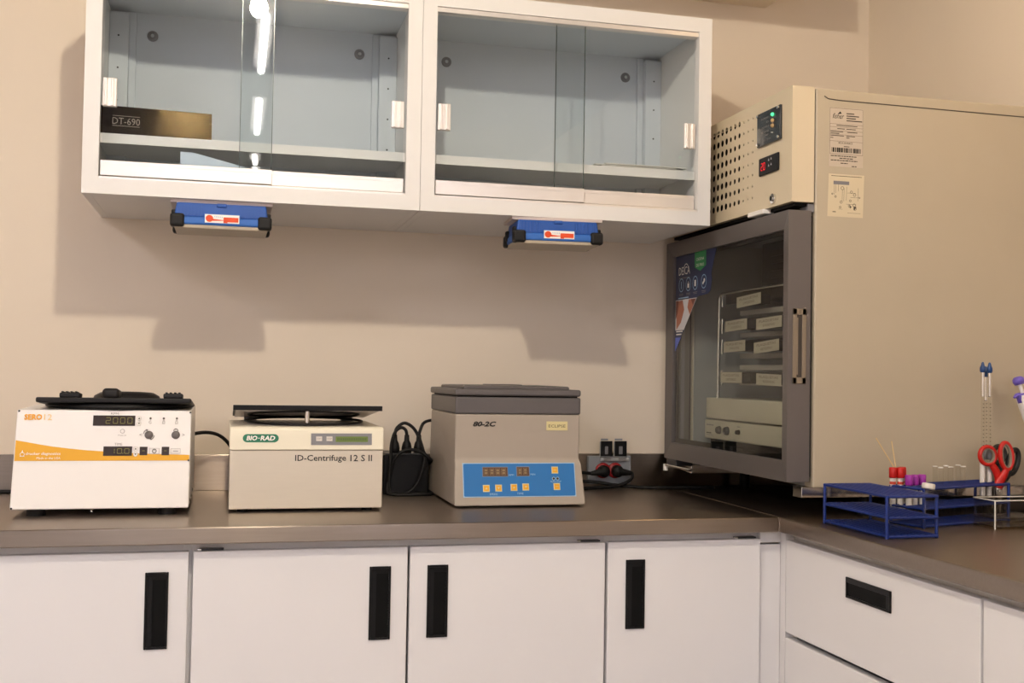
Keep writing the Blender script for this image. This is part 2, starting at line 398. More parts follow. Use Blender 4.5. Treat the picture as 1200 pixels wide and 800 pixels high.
# ------------------------------------------------------------------ wall cabinets
def wall_cabinet(x0, x1, label, reverse=False):
    t = thing('wall_cabinet', label, 'cabinet', (x0, 0, 1.593), group=None)
    zb, zt, yf, th = 1.593, 2.118, -.41, .018
    yb = -.085
    m = MB()
    m.box((x0, -.39, zb), (x0+th, 0, zt), CABW, .001, 1); m.box((x1-th, -.39, zb), (x1, 0, zt), CABW, .001, 1)
    m.box((x0+th, -.39, zb), (x1-th, 0, zb+th), CABW); m.box((x0+th, -.39, zt-th), (x1-th, 0, zt), CABIN)
    part(t, 'carcass', m)
    part(t, 'back_panel', MB().box((x0+th, yb, zb+th), (x1-th, yb+.01, zt-th), CABIN))
    il, ir, ib, it = x0+.034, x1-.034, zb+.034, zt-.036
    m = MB()   # face frame
    m.box((x0, yf, zb), (il, yf+.02, zt), CABW); m.box((ir, yf, zb), (x1, yf+.02, zt), CABW)
    m.box((il, yf, zb), (ir, yf+.02, ib), CABW); m.box((il, yf, it), (ir, yf+.02, zt), CABW)
    part(t, 'face_frame', m)
    m = MB(); m.box((il, yf+.004, it-.012), (ir, yf+.03, it), ALU, .001); part(t, 'top_track', m)
    m = MB(); m.box((il, yf+.004, ib), (ir, yf+.03, ib+.006), ALU, .001); part(t, 'bottom_track', m)
    # shelf with folded front lip
    m = MB(); m.box((x0+th+.002, yb-.002, 1.732), (x1-th-.002, -.355, 1.737), CABW); m.box((x0+th+.002, -.357, 1.716), (x1-th-.002, -.355, 1.738), CABW)
    part(t, 'shelf', m)
    for sx in (x0+th, x1-th):   # corner posts with peg holes
        sg = 1 if sx < (x0+x1)/2 else -1
        m = MB(); a, b = sorted((sx, sx+sg*.046)); m.box((a, yb-.032, zb+th), (b, yb, zt-th-.012), CABIN, .002)
        a, b = sorted((sx+sg*.046, sx+sg*.062)); m.box((a, yb-.012, zb+th), (b, yb, zt-th-.004), CABIN, .001)
        p = part(t, 'corner_post', m)
        for z in (1.79, 1.87, 1.95, 2.03):
            m = MB(); m.cyl((sx+sg*.022, yb-.0326, z), (sx+sg*.022, yb-.032, z), .0022, BLACKM, n=10); part(p, 'peg_hole', m)
    for sx in (x0+.118, x1-.113):
        m = MB(); m.cyl((sx, yb-.002, 2.043), (sx, yb, 2.043), .0135, PANELG, n=20); m.cyl((sx, yb-.006, 2.043), (sx, yb-.002, 2.043), .005, CHROME, n=8)
        part(t, 'mounting_screw', m)
    # two sliding panes
    sp = x0+.407
    for k, (a, b, y) in enumerate(((il+.003, sp, yf+.008), (sp-.075, ir-.003, yf+.018))):
        m = MB(); m.box((a+.002, y, ib+.04), (b-.002, y+.004, it-.012), GLASS)
        d = part(t, 'glass_door', m)
        m = MB(); m.box((a, y-.003, ib+.008), (b, y+.006, ib+.042), ALU, .0012); m.box((a, y-.004, ib+.033), (b, y-.0028, ib+.036), ALU)
        part(d, 'bottom_rail', m)
        ex = b-.002 if k == 0 else a+.002
        part(d, 'ground_edge', MB().box((ex-.0007, y-.0002, ib+.04), (ex+.0007, y+.0042, it-.012), GEDGE))
        hx = a+.002 if k == 0 else b-.032
        m = MB(); m.box((hx, y-.012, 1.786), (hx+.030, y-.001, 1.85), ALU, .002)
        for q in (.004, .018): m.box((hx+q, y-.016, 1.787), (hx+q+.006, y-.010, 1.849), ALU, .0015)
        part(d, 'finger_pull', m)
    return t
wall_cabinet(-.5045, .2430, 'white wall cabinet with sliding glass holding a black carton, above the white and cream centrifuges')
wall_cabinet(.2440, .9820, 'white wall cabinet with sliding glass holding papers on its shelf, next to the beige incubator')

t = thing('carton', 'glossy black printed carton on the left wall cabinet shelf', 'box', (-.36, -.28, 1.738))
BX = Matrix.Translation((-.483, -.352, 0)) @ Matrix.Rotation(math.radians(4.2), 4, 'Z') @ Matrix.Translation((.483, .352, 0))
m = MB(); bm = bmesh.new(); pf = [(-.352, 1.7382), (-.3445, 1.804), (-.215, 1.804), (-.215, 1.7382)]
v0 = [bm.verts.new((-.483, y, z)) for y, z in pf]; v1 = [bm.verts.new((-.233, y, z)) for y, z in pf]
bm.faces.new(v0[::-1]); bm.faces.new(v1)
for i in range(4): bm.faces.new([v0[i], v0[(i+1) % 4], v1[(i+1) % 4], v1[i]])
bmesh.ops.recalc_face_normals(bm, faces=list(bm.faces)); m.addbm(bm, BOXBLK, False, BX); part(t, 'carton_body', m)
F = Face(BX @ Vector((-.483, -.3445, 1.804)), BX @ Vector((-.233, -.3445, 1.804)), BX @ Vector((-.483, -.352, 1.738)), (113, 119, 249, 162))
m = MB(); m.text(F, 'DT-690', 131, 136.5, 163, 146.5, BOXTXT, bold=-.01); m.rect(F, 131, 133.4, 163, 134.0, BOXTXT); m.rect(F, 131, 148.4, 163, 149, BOXTXT)
part(t, 'lettering', m)
m = MB(); m.add([(-.300, -.375, 1.612), (-.300, -.375, 1.703), (-.272, -.376, 1.7025), (-.14, -.378, 1.672), (-.05, -.38, 1.64), (-.05, -.38, 1.612),
                 (-.300, -.374, 1.612), (-.300, -.374, 1.703), (-.272, -.375, 1.7025), (-.14, -.377, 1.672), (-.05, -.379, 1.64), (-.05, -.379, 1.612)],
                [[0, 1, 2, 3, 4, 5], [11, 10, 9, 8, 7, 6]] + [[i, (i+6), (i+1) % 6+6, (i+1) % 6] for i in range(6)], PAPERB)
tag(part(None, 'paper_sheet', m), 'bluish paper sheet standing behind the glass under the left cabinet shelf', 'paper')
m = MB()
for i, (a, c) in enumerate(((0, 0), (.012, -.006), (-.006, .004), (.02, .0))):
    m.box((.705+a, -.345+abs(c), 1.7382+.0028*i), (.925+a, -.15+c, 1.7405+.0028*i), PAPER)
tag(part(None, 'paper_stack', m), 'thin stack of papers on the right wall cabinet shelf', 'papers')

# ------------------------------------------------------------------ work lights under the cabinets
def work_light(loc, rz, label):
    t = thing('work_light', label, 'lamp', loc, rz, group='blue lamps under the wall cabinets')   # origin: centre of its top
    W, D = .105, .07
    part(t, 'mount_plate', MB().box((-.112, -.06, -.008), (.112, .06, 0), PINKB, .001), local=True)
    m = MB(); m.prism([(-.098, -.008), (.098, -.008), (.103, -.042), (-.103, -.042)], 'y', -D+.006, D-.006, BLUETRAY, .004)
    for i in range(7):
        for sx in (-1, 1):
            x = sx*(.045+i*.0075); m.box((x-.0016, -D+.004, -.036), (x+.0016, -D+.009, -.012), BLUETRAY)
    part(t, 'housing', m, local=True)
    part(t, 'bezel', MB().box((-W, -D-.002, -.058), (W, D+.002, -.040), BLUETR2, .004), local=True)
    part(t, 'lens', MB().box((-W+.003, -D+.001, -.0660), (W-.003, D-.001, -.0575), LENS, .002), local=True)
    for sx in (-1, 1):
        for sy in (-1, 1):
            m = MB(); xa, xb = sorted((sx*(W-.025), sx*(W+.006))); ya, yb = sorted((sy*(D-.022), sy*(D+.007)))
            m.box((xa, ya, -.064), (xb, yb, -.034), RUBBER, .006, 3)
            xa, xb = sorted((sx*(W-.006), sx*(W+.004))); ya, yb = sorted((sy*(D-.03), sy*(D-.012)))
            m.box((xa, ya, -.05), (xb, yb, -.024), RUBBER, .003)
            part(t, 'corner_guard', m, local=True)
    part(t, 'latch', MB().box((-.011, -D+.001, -.016), (.011, -D+.008, -.008), BLUETRAY, .002), local=True)
    F = Face((-.036, -D-.002, -.0335), (.039, -D-.002, -.0335), (-.036, -D-.002, -.0525), (0, 0, 76, 20))
    m = MB(); m.box((-.038, -D-.0022, -.054), (.041, -D+.006, -.032), BLUETR2, .001); m.rect(F, 0, 0, 76, 20, WHITEP); m.disc(F, 10, 10, 8.3, REDOR, 2)
    m.poly(F, [(16, 10.5), (41, 12.6), (41, 14), (16, 15.5)], REDOR, 2); m.rect(F, 41, 6, 74, 17, REDOR, 2, 1); m.rect(F, 41, 16, 50, 19.5, REDOR, 2, 1)
    for i in range(5): m.rect(F, 21+i*4, 3.5+.2*i, 22.6+i*4, 7+.2*i, PALEBL, 2)
    part(t, 'label_plate', m, local=True)
    return t
wl = work_light((-.2065, -.338, 1.593), 0, 'blue lamp with black corners under the left wall cabinet')
copy_thing(wl, (.586, -.352, 1.593), math.radians(-4), 'blue lamp with black corners under the right wall cabinet')

# ------------------------------------------------------------------ base cabinets, drawers and worktop
def pull_v(m, x0, x1, z0, z1, y):
    m.box((x0, y-.003, z0), (x1, y+.001, z1), BLACK, .0016)
    t = .004
    m.box((x0+t, y-.0036, z0+t), (x1-t, y-.0028, z1-t), BLACKM)
def cup_pull(d, x0, x1, z0, z1, y):
    """recessed vertical pull: rim ring, cavity walls and floor"""
    m = MB(); t = .0045; e = .014
    m.box((x0, y-.004, z0), (x0+t, y, z1), BLACK, .0012); m.box((x1-t, y-.004, z0), (x1, y, z1), BLACK, .0012)
    m.box((x0+t, y-.004, z0), (x1-t, y, z0+t), BLACK, .0012); m.box((x0+t, y-.004, z1-t), (x1-t, y, z1), BLACK, .0012)
    m.box((x0+t, y-.002, z0+t), (x0+t+.010, y-.0005, z1-t), BLACK); m.box((x0+t, y-.0008, z0+t), (x1-t, y-.0002, z1-t), BLACKM)
    m.prism([(y-.0035, z1-t), (y-.0005, z1-t), (y-.0005, z1-t-.012)], 'x', x0+t, x1-t, BLACK)
    return part(d, 'pull', m)
YD = -.675
def base_unit(x0, x1, doors, label, hinges):
    t = thing('base_cabinet', label, 'cabinet', (x0, 0, 0))
    m = MB(); m.box((x0, YD+.023, .1), (x0+.016, -.05, .865), WHITE); m.box((x1-.016, YD+.023, .1), (x1, -.05, .865), WHITE)
    m.box((x0+.0165, YD+.024, .1), (x1-.0165, -.061, .116), WHITE); m.box((x0+.0165, -.06, .1), (x1-.0165, -.05, .865), WHITE)
    m.box((x0+.0165, YD+.023, .836), (x1-.0165, YD+.041, .8655), WHITE); m.box((x0+.01, YD+.07, 0), (x1-.01, YD+.09, .1), BLACKM)
    part(t, 'carcass', m)
    for a, b, h in doors:
        d = part(t, 'door', MB().box((a, YD, .105), (b, YD+.021, .8485), WHITE, .0018))
        cup_pull(d, h, h+.0445, .6585, .8095, YD)
    for a, b in hinges:
        m = MB(); m.box((a+.008, YD+.004, .8495), (b-.008, YD+.02, .8528), DARKMET, .001); m.cyl((a+.004, YD+.004, .8515), (a+.011, YD+.004, .8515), .0025, CHROME, n=8)
        part(t, 'hinge', m)
    return t
base_unit(-1.121, -.2465, ((-1.118, -.690, -.735), (-.686, -.2515, -.333)), 'white two-door base cabinet below the white centrifuge with yellow stripe', ())
base_unit(-.2460, .6265, ((-.2425, .1885, .109), (.1935, .6235, .230)), 'white two-door base cabinet with adjoining black pulls below the cream centrifuge', ((-.239, -.176), (.556, .621)))
base_unit(.6270, .9975, ((.6300, .9945, .671),), 'white single-door base cabinet below the wall socket, by the inner corner', ((.928, .994),))
m = MB(); m.box((.9980, YD+.012, .1), (1.0505, YD+.025, .834), WHITE, .001); m.box((.9980, YD+.010, .838), (1.0505, YD+.025, .865), WHITE, .001); m.box((1.0512, -.6865, .1), (1.072, -.652, .865), WHITE)
tag(part(None, 'corner_filler', m), 'narrow white filler panel in the inner corner of the base cabinets', 'panel')
XD = 1.05
def drawer_unit(y0, y1, label, pulls=True):
    t = thing('drawer_cabinet', label, 'cabinet', (XD, y1, 0))
    m = MB(); m.box((XD+.023, y0, .1), (XR-.03, y0+.016, .865), WHITE); m.box((XD+.023, y1-.016, .1), (XR-.03, y1, .865), WHITE)
    m.box((XR-.041, y0+.0165, .1), (XR-.031, y1-.0165, .865), WHITE); m.box((XD+.023, y0+.0165, .838), (XD+.04, y1-.0165, .8655), WHITE); m.box((XD+.0235, y0+.0165, .1), (XR-.042, y1-.0165, .116), WHITE)
    m.box((XD+.07, y0+.01, 0), (XD+.09, y1-.01, .1), BLACKM)
    part(t, 'carcass', m)
    for z0, z1 in ((.640, .8475), (.370, .628), (.105, .358)):
        d = part(t, 'drawer', MB().box((XD, y0+.003, z0), (XD+.021, y1-.003, z1), WHITE, .0018))
        c = (y0+y1)/2-.0; zc = z1-.058
        a, b, za, zb = c-.079, c+.079, zc-.021, zc+.021
        m = MB(); e = .0045
        m.box((XD-.004, a, za), (XD, a+e, zb), BLACK, .0012); m.box((XD-.004, b-e, za), (XD, b, zb), BLACK, .0012)
        m.box((XD-.004, a, za), (XD, b, za+e), BLACK, .0012); m.box((XD-.004, a, zb-.011), (XD, b, zb), BLACK, .0012)
        m.box((XD-.0008, a+e, za+e), (XD-.0002, b-e, zb-e), BLACKM)
        m.box((XD-.0022, a+e, za+e), (XD-.0008, a+e+.012, zb-e), BLACK)
        part(d, 'pull', m)
        part(t, 'runner', MB().box((XD+.021, y1-.006, z0-.008), (XD+.10, y1-.002, z0+.004), CHROME))
    return t
drawer_unit(-1.3645, -.687, 'white drawer cabinet under the blue test tube racks')
drawer_unit(-2.042, -1.3655, 'white drawer cabinet at the right edge, next along from the racks')

t = thing('worktop', 'L-shaped brushed stainless steel worktop running round the room corner', 'worktop', (0, 0, .9))
m = MB(); m.box((-1.9, -.70, .866), (1.0275, 0, .9), STEEL, .003, 3)
part(t, 'counter_run', m)
m = MB(); m.box((1.0285, -2.6, .866), (XR, 0, .9), STEEL, .003, 3)
part(t, 'counter_run', m)
m = MB(); m.box((1.0255, -.7035, .869), (1.0305, -.6995, .8975), STEEL, .001); part(t, 'mitre_seam', m)
struct('trim_2', MB().box((-1.9, -.016, .9), (XR-.016, 0, .993), STEEL, .002), 'stainless steel upstand along the back wall')
struct('trim_3', MB().box((XR-.016, -2.6, .9), (XR, 0, .993), STEEL, .002), 'stainless steel upstand along the right wall')

# ------------------------------------------------------------------ incubator (glass-door cabinet on the right)
FX0, FX1, FY0, FY1, FZ0, FZ1 = 1.087, 1.662, -.743, -.03, .969, 1.869
t = thing('incubator', 'tall beige laboratory incubator with dark glass door in the room corner', 'incubator', (FX0, FY0, FZ0))
th = .04
m = MB()
m.box((FX0, FY0, FZ0), (FX1, FY0+th, FZ1-.0), BEIGE, .004, 3); m.box((FX0, FY1-th, FZ0), (FX1, FY1, FZ1), BEIGE, .004)
m.box((FX0+.002, FY0+th, FZ0+.001), (FX1, FY1-th, FZ0+.045), LINER); m.box((FX0+.002, FY0+th, 1.59), (FX1, FY1-th, FZ1-.001), BEIGE)
m.box((FX1-.03, FY0+th, FZ0+.03), (FX1, FY1-th, 1.60), BEIGE)
part(t, 'body', m)
m = MB(); q = .003
m.box((FX0+.004, FY0+th, FZ0+.045), (FX1-.03, FY0+th+q, 1.59), LINER); m.box((FX0+.004, FY1-th-q, FZ0+.045), (FX1-.03, FY1-th, 1.59), LINER)
m.box((FX1-.033, FY0+th, FZ0+.045), (FX1-.03, FY1-th, 1.59), LINER); m.box((FX0+.004, FY0+th, 1.587), (FX1-.03, FY1-th, 1.59), LINER)
part(t, 'liner', m)
m = MB(); m.tube([(FX0+.02, FY0-.0004, 1.852), (FX0+.03, FY0-.0004, 1.8465), (FX0+.06, FY0-.0004, 1.845), (FX1, FY0-.0004, 1.843)], .0012, INKG, n=6); part(t, 'panel_seam', m)
# head box with punched vent holes
HX = 1.028; hz0, hz1 = 1.609, 1.8705
m = MB()
m.box((HX+.0015, FY0, hz0), (FX0-.004, FY0+.002, hz1), BEIGE_LIT); m.box((HX+.0015, FY1-.002, hz0), (FX0-.004, FY1, hz1), BEIGE_LIT)
m.box((HX+.0015, FY0+.002, hz1-.002), (FX0-.004, FY1-.002, hz1), BEIGE_LIT); m.box((HX+.0015, FY0+.002, hz0), (FX0-.004, FY1-.002, hz0+.002), BEIGE_LIT)
part(t, 'control_housing', m)
dark = MB().box((FX0-.004, FY0+.004, hz0+.004), (FX0-.002, FY1-.004, hz1-.004), BLACKM); part(t, 'housing_backing', dark)
py, pz = .02444, .02757; ncol, nrow = 14, 8; ya = -.549-py/2; za = 1.8385+pz/2   # from the near side towards the wall
rad = [.0028, .0028, .0034, .0066, .0066, .0066, .0086, .0086, .0086, .0086, .0066, .0066, .0066, .0034]
m = MB(); N = 16
for c in range(ncol):
    for r in range(nrow):
        cy, cz = ya+py*(c+.5), za-pz*(r+.5); ring = []; sq = []
        for i in range(N):
            a = 2*math.pi*i/N; dx, dz = math.cos(a), math.sin(a); k = max(abs(dx), abs(dz))
            ring.append((HX, cy+rad[c]*dx, cz+rad[c]*dz)); sq.append((HX, cy+py/2*dx/k, cz+pz/2*dz/k))
        deep = [(x+.0015, y, z) for x, y, z in ring]
        m.add(sq+ring+deep, [[i, N+i, N+(i+1) % N, (i+1) % N] for i in range(N)] + [[N+i, 2*N+i, 2*N+(i+1) % N, N+(i+1) % N] for i in range(N)], BEIGE_LIT)
yb_, zb_ = ya+py*ncol, za-pz*nrow
for a, b, c, d in ((FY0, ya, hz0, hz1), (yb_, FY1, hz0, hz1), (ya, yb_, hz0, zb_), (ya, yb_, za, hz1)):
    m.box((HX, a, c), (HX+.0015, b, d), BEIGE_LIT)
part(t, 'vent_panel', m)
# indicator panel, temperature display, lock
m = MB(); m.box((HX-.006, -.696, 1.759), (HX, -.582, 1.838), SMOKE, .001)
p = part(t, 'indicator_panel', m, 'smoked indicator panel')
F = Face((HX-.006, -.582, 1.838), (HX-.006, -.696, 1.838), (HX-.006, -.582, 1.759), (0, 0, 114, 79))
m = MB(); 
for y, a, b, s in ((17, 22, 62, 'ENCENDIDO'), (27, 48, 62, 'ALTA'), (38, 26, 62, 'DESHIELO'), (49, 24, 62, 'ALARMA'), (58, 44, 60, 'BAJA'), (69, 36, 72, 'SISTEMA')): m.text(F, s, a, y-2.2, b, y+2.2, GREYP)
part(p, 'lettering', m)
for y, mm, r in ((16, GREENLED, 4.4), (30, AMBOFF, 5.2), (42, AMBOFF, 5.2), (58, BUTW, 1.6)):
    c = F.p(80, y, 0); m = MB(); m.lathe(c, (-1, 0, 0), [(r*.001, 0), (r*.0009, .003), (r*.0005, .005), (0, .0055)], mm, n=14); part(p, 'indicator_lamp', m)
for x, y in ((6, 6), (108, 6), (6, 73), (108, 73)):
    c = F.p(x, y, 0); m = MB(); m.cyl(c, c+Vector((-.004, 0, 0)), .0035, CHROME, n=10); part(p, 'screw', m)
m = MB(); m.box((HX-.005, -.686, 1.689), (HX, -.590, 1.731), BLACK, .003, 3)
p = part(t, 'temperature_display', m, 'black digital temperature display')
F = Face((HX-.005, -.590, 1.731), (HX-.005, -.686, 1.731), (HX-.005, -.590, 1.689), (0, 0, 96, 42))
m = MB(); m.seg7(F, '2', 13, 13, 22, 31, REDLED); m.seg7(F, '0', 25, 13, 34, 31, REDLED); part(p, 'digits', m)
m = MB()
for x, y in ((52, 9), (64, 8), (52, 22), (64, 21)): m.poly(F, [(x-3, y+4), (x, y-2), (x+3, y+4)], ADWHITE)
part(p, 'key_symbols', m)
m = MB(); m.cyl((HX-.005, -.659, 1.627), (HX, -.659, 1.627), .0115, CHROME, n=20); m.cyl((HX-.008, -.659, 1.627), (HX-.005, -.659, 1.627), .007, CHROME, n=16); m.box((HX-.0086, -.661, 1.622), (HX-.008, -.657, 1.632), BLACKM)
part(t, 'lock', m, 'chrome key lock')
m = MB(); m.box((1.02, -.62, 1.598), (1.05, -.54, 1.609), WHITEP, .002); part(t, 'latch_plate', m)
m = MB(); m.box((FX0-.016, -.738, 1.588), (FX0, -.70, 1.606), PANELG, .001); m.box((1.04, FY0+.01, 1.601), (FX0, FY1-.01, 1.6085), BLACKM); part(t, 'top_hinge', m)
# door
DX0, DX1, DY0, DY1, DZ0, DZ1 = 1.021, 1.077, -.743, -.032, .983, 1.590
gy0, gy1, gz0, gz1 = -.7135, -.073, 1.029, 1.549
m = MB()
def mitred(m, mm):
    o = [(DY0, DZ0), (DY1, DZ0), (DY1, DZ1), (DY0, DZ1)]; i = [(gy0, gz0), (gy1, gz0), (gy1, gz1), (gy0, gz1)]
    for k in range(4):
        k2 = (k+1) % 4
        P = [(DX0, *o[k]), (DX0, *o[k2]), (DX0+.004, *i[k2]), (DX0+.004, *i[k]), (DX1, *o[k]), (DX1, *o[k2]), (DX1, *i[k2]), (DX1, *i[k])]
        m.add(P, [[0, 3, 2, 1], [4, 5, 6, 7], [0, 1, 5, 4], [3, 7, 6, 2], [0, 4, 7, 3], [1, 2, 6, 5]], mm)
mitred(m, DOORGR)
door = part(t, 'door', m, 'dark grey framed glass door')
part(door, 'glass_pane', MB().box((DX0+.010, gy0-.004, gz0-.004), (DX0+.014, gy1+.004, gz1+.004), DOORGL))
m = MB()
for a, b in (((gy0, gz0), (gy1, gz0+.012)), ((gy0, gz1-.010), (gy1, gz1)), ((gy1-.012, gz0), (gy1, gz1)), ((gy0, gz0), (gy0+.006, gz1))):
    m.box((DX0+.016, a[0], a[1]), (DX0+.02, b[0], b[1]), BLACKM)
m.box((1.050, gy1-.006, gz0), (1.060, gy1-.001, gz1), PANELG)
part(door, 'inner_trim', m)
m = MB(); m.box((DX1+.001, DY0+.012, DZ0+.01), (FX0-.001, DY0+.03, DZ1-.01), RUBBER); m.box((DX1+.001, DY1-.03, DZ0+.01), (FX0-.001, DY1-.012, DZ1-.01), RUBBER)
m.box((DX1+.001, DY0+.03, DZ0+.01), (FX0-.001, DY1-.03, DZ0+.028), RUBBER); m.box((DX1+.001, DY0+.03, DZ1-.028), (FX0-.001, DY1-.03, DZ1-.01), RUBBER)
part(door, 'gasket', m)
m = MB(); hx0, hx1, hz_0, hz_1 = 1.0325, 1.0655, 1.2015, 1.369
m.box((hx0, DY0-.003, hz_0), (hx0+.010, DY0, hz_1), HANDB, .001); m.box((hx1-.010, DY0-.003, hz_0), (hx1, DY0, hz_1), HANDB, .001)
m.box((hx0, DY0-.003, hz_0), (hx1, DY0, hz_0+.014), HANDB, .001); m.box((hx0, DY0-.003, hz_1-.014), (hx1, DY0, hz_1), HANDB, .001)
m.box((hx0+.005, DY0-.0012, hz_0+.005), (hx1-.005, DY0-.0002, hz_1-.005), HANDD)
m.box((hx0+.0105, DY0-.0022, hz_0+.02), (hx0+.0135, DY0-.001, hz_1-.02), HANDB, .0005)
part(door, 'handle', m, 'beige recessed finger handle')
m = MB(); m.tube([(1.01, -.06, .965), (1.03, -.20, .962)], .004, CHROME, n=8); m.cyl((1.012, -.065, .950), (1.012, -.065, .968), .007, WHITEP, n=12); m.box((1.02, -.12, .966), (1.07, -.05, .983), DARKMET, .002)
part(t, 'bottom_hinge', m, 'chrome hinge arm')
# advert sticker on the glass (far top corner)
F = Face((DX0+.0095, -.080, 1.5485), (DX0+.0095, -.346, 1.5485), (DX0+.0095, -.080, 1.283), (0, 0, 266, 265), .0005)
m = MB(); out = [(0, 0), (266, 0), (236, 58), (236, 72), (240, 80), (232, 108), (215, 116), (148, 120), (0, 265)]
m.poly(F, out, NAVY, 0.2)
m.poly(F, [(0, 122), (146, 122), (60, 206), (0, 206)], ADWHITE, 1); m.poly(F, [(8, 126), (50, 124), (62, 150), (40, 185), (8, 204)], ADSKIN, 2); m.poly(F, [(92, 124), (140, 124), (100, 166), (84, 145)], ADSKIN, 2)
m.poly(F, [(4, 124), (24, 124), (16, 160), (4, 175)], ADSKIN2, 3); m.poly(F, [(108, 124), (142, 124), (122, 142)], ADSKIN2, 3)
m.poly(F, [(0, 226), (40, 226), (0, 264)], ADBLUE, 1)
m.poly(F, [(128, 0), (202, 0), (202, 40), (165, 52), (128, 40)], ADGREEN, 1)
for y, s in ((16, 'CADENA'), (32, 'DE FRIO')): m.text(F, s, 140, y, 190, y+8, WHITEP, k=2)
m.text(F, 'DEICA', 22, 32, 98, 54, WHITEP, k=2); m.ring(F, 72, 40, 16, 2.2, WHITEP, 2, 190, 350); m.rect(F, 24, 62, 98, 63.5, GREYP, 2)
for i, x in enumerate((40, 88, 134, 190)):
    m.ring(F, x, 82, 17, 2, PALEBL, 2, ry=19)
    if i == 0: m.rect(F, x-2, 72, x+2, 92, PALEBL, 2)
    elif i == 1: m.rect(F, x-6, 80, x+6, 92, WHITEP, 2); m.ring(F, x, 80, 5, 1.5, WHITEP, 2, 180, 360)
    elif i == 2: m.rect(F, x-5, 74, x+5, 91, WHITEP, 2)
    else: m.disc(F, x+3, 79, 5, WHITEP, 2); m.disc(F, x-5, 86, 4, WHITEP, 2); m.rect(F, x-3, 80, x+3, 86, WHITEP, 2)
    m.rect(F, x-14, 106, x+14, 107.5, GREYP, 2); m.rect(F, x-12, 110, x+12, 111.2, GREYP, 2)
m.rect(F, 20, 116, 90, 119, PALEBL, 2); m.rect(F, 8, 208, 52, 211, WHITEP, 2); m.rect(F, 8, 216, 44, 219, WHITEP, 2)
part(door, 'advert_sticker', m, 'navy advertising sticker')
# specification and wiring labels on the side
F = Face((1.121, FY0, 1.827), (1.205, FY0, 1.827), (1.121, FY0, 1.722), (0, 0, 84, 105))
m = MB(); m.rect(F, -1, -1, 85, 133, STICKP, .5); m.frame(F, 0, 0, 84, 105, .6, INKG, 1)
m.text(F, 'fisher', 7, 12, 36, 24, INK, shear=.35, k=1); m.poly(F, [(20, 14), (26, 7), (30, 12)], INK, 1)
for i, (a, b) in enumerate(((42, 62), (42, 74), (42, 66), (42, 82))): m.rect(F, a, 10+5.4*i, b, 12.4+5.4*i, INKG)
for y in (36, 43, 51, 60, 75): m.rect(F, 0, y, 84, y+.5, INKG)
for y, a, b in ((38.5, 17, 70), (46, 19, 38), (46, 42, 66), (53, 2, 34), (57, 2, 24), (53, 44, 70), (62, 2, 36), (67, 2, 9), (62, 42, 64), (66, 42, 50)): m.rect(F, a, y, b, y+1.6, INKG)
m.text(F, 'HECHO EN MEXICO', 22, 77, 58, 81, INK); m.rect(F, 36, 86, 50, 87.5, INKG)
random.seed(3); x = 5
while x < 78:
    wd = random.choice((.7, .9, 1.3, 2.2, 3.2)); m.rect(F, x, 90, min(x+wd, 79), 100.5, INK); x += wd+random.choice((.7, 1.0, 1.8))
for y, a, b in ((108, 3, 68), (113, 25, 60), (118, 3, 71), (124, 28, 46), (130, 56, 69)): 
    x = a
    while x < b:
        wd = min(random.uniform(4, 9), b-x); m.rect(F, x, y, x+wd, y+2, INKG); x += wd+1.2
part(t, 'specification_label', m, 'grey specification sticker with barcode')
F = Face((1.1195, FY0, 1.677), (1.2095, FY0, 1.677), (1.1165, FY0, 1.580), (0, 0, 43, 49))
m = MB(); m.rect(F, 0, 0, 43, 49, DIAGP, .5); m.rect(F, 3, 2, 40, 2.6, INKG); m.rect(F, 6, 8, 25, 12, PANELG)
for a, b, c, d in ((7, 12, 7.3, 24), (9, 12, 9.3, 22), (12, 12, 12.3, 20), (17, 18, 17.3, 33), (19, 16, 19.3, 31), (22, 14, 22.3, 30), (23, 21, 33, 21.3), (27, 26, 37, 26.3), (22, 34, 34, 34.3), (13, 40, 18, 40.3), (24, 44, 40, 44.3), (36, 15, 36.3, 30)): m.rect(F, a, b, c, d, INKG)
for x, y, r in ((17, 16, 2), (28, 20, 1.6), (32, 23, 1.8), (9, 26, 1.3), (16, 32, 1.6), (27, 30, 1.4), (32, 35, 2), (26, 36, 1.5), (33, 39, 1.8), (15, 38, 1.3), (5, 23, 1), (38, 26, 1)): m.ring(F, x, y, r, .5, INKG)
m.poly(F, [(26, 35), (29, 37), (27, 39)], INKG); m.poly(F, [(31, 36), (35, 37), (32, 41)], INKG); m.rect(F, 6, 43, 10, 44, INKG)
part(t, 'wiring_label', m, 'cream wiring diagram sticker')
# rails it stands on
for y in (FY0+.03, FY1-.07):
    part(t, 'stand_rail', MB().box((FX0-.012, y, .944), (FX1, y+.04, FZ0), CHROME, .0015))
for x in (FX0+.16, FX1-.06):
    for y in (FY0+.05, FY1-.05):
        part(t, 'foot', MB().cyl((x, y, .9), (x, y, .945), .014, BLACKM, n=14))
# fan unit inside
m = MB(); m.box((1.25, -.62, 1.425), (1.50, -.165, 1.586), DARKMET, .004)
for i in range(6): m.box((1.244, -.60, 1.445+.02*i), (1.251, -.225, 1.451+.02*i), DARKMET)
part(t, 'fan_unit', m, 'dark louvred fan unit')

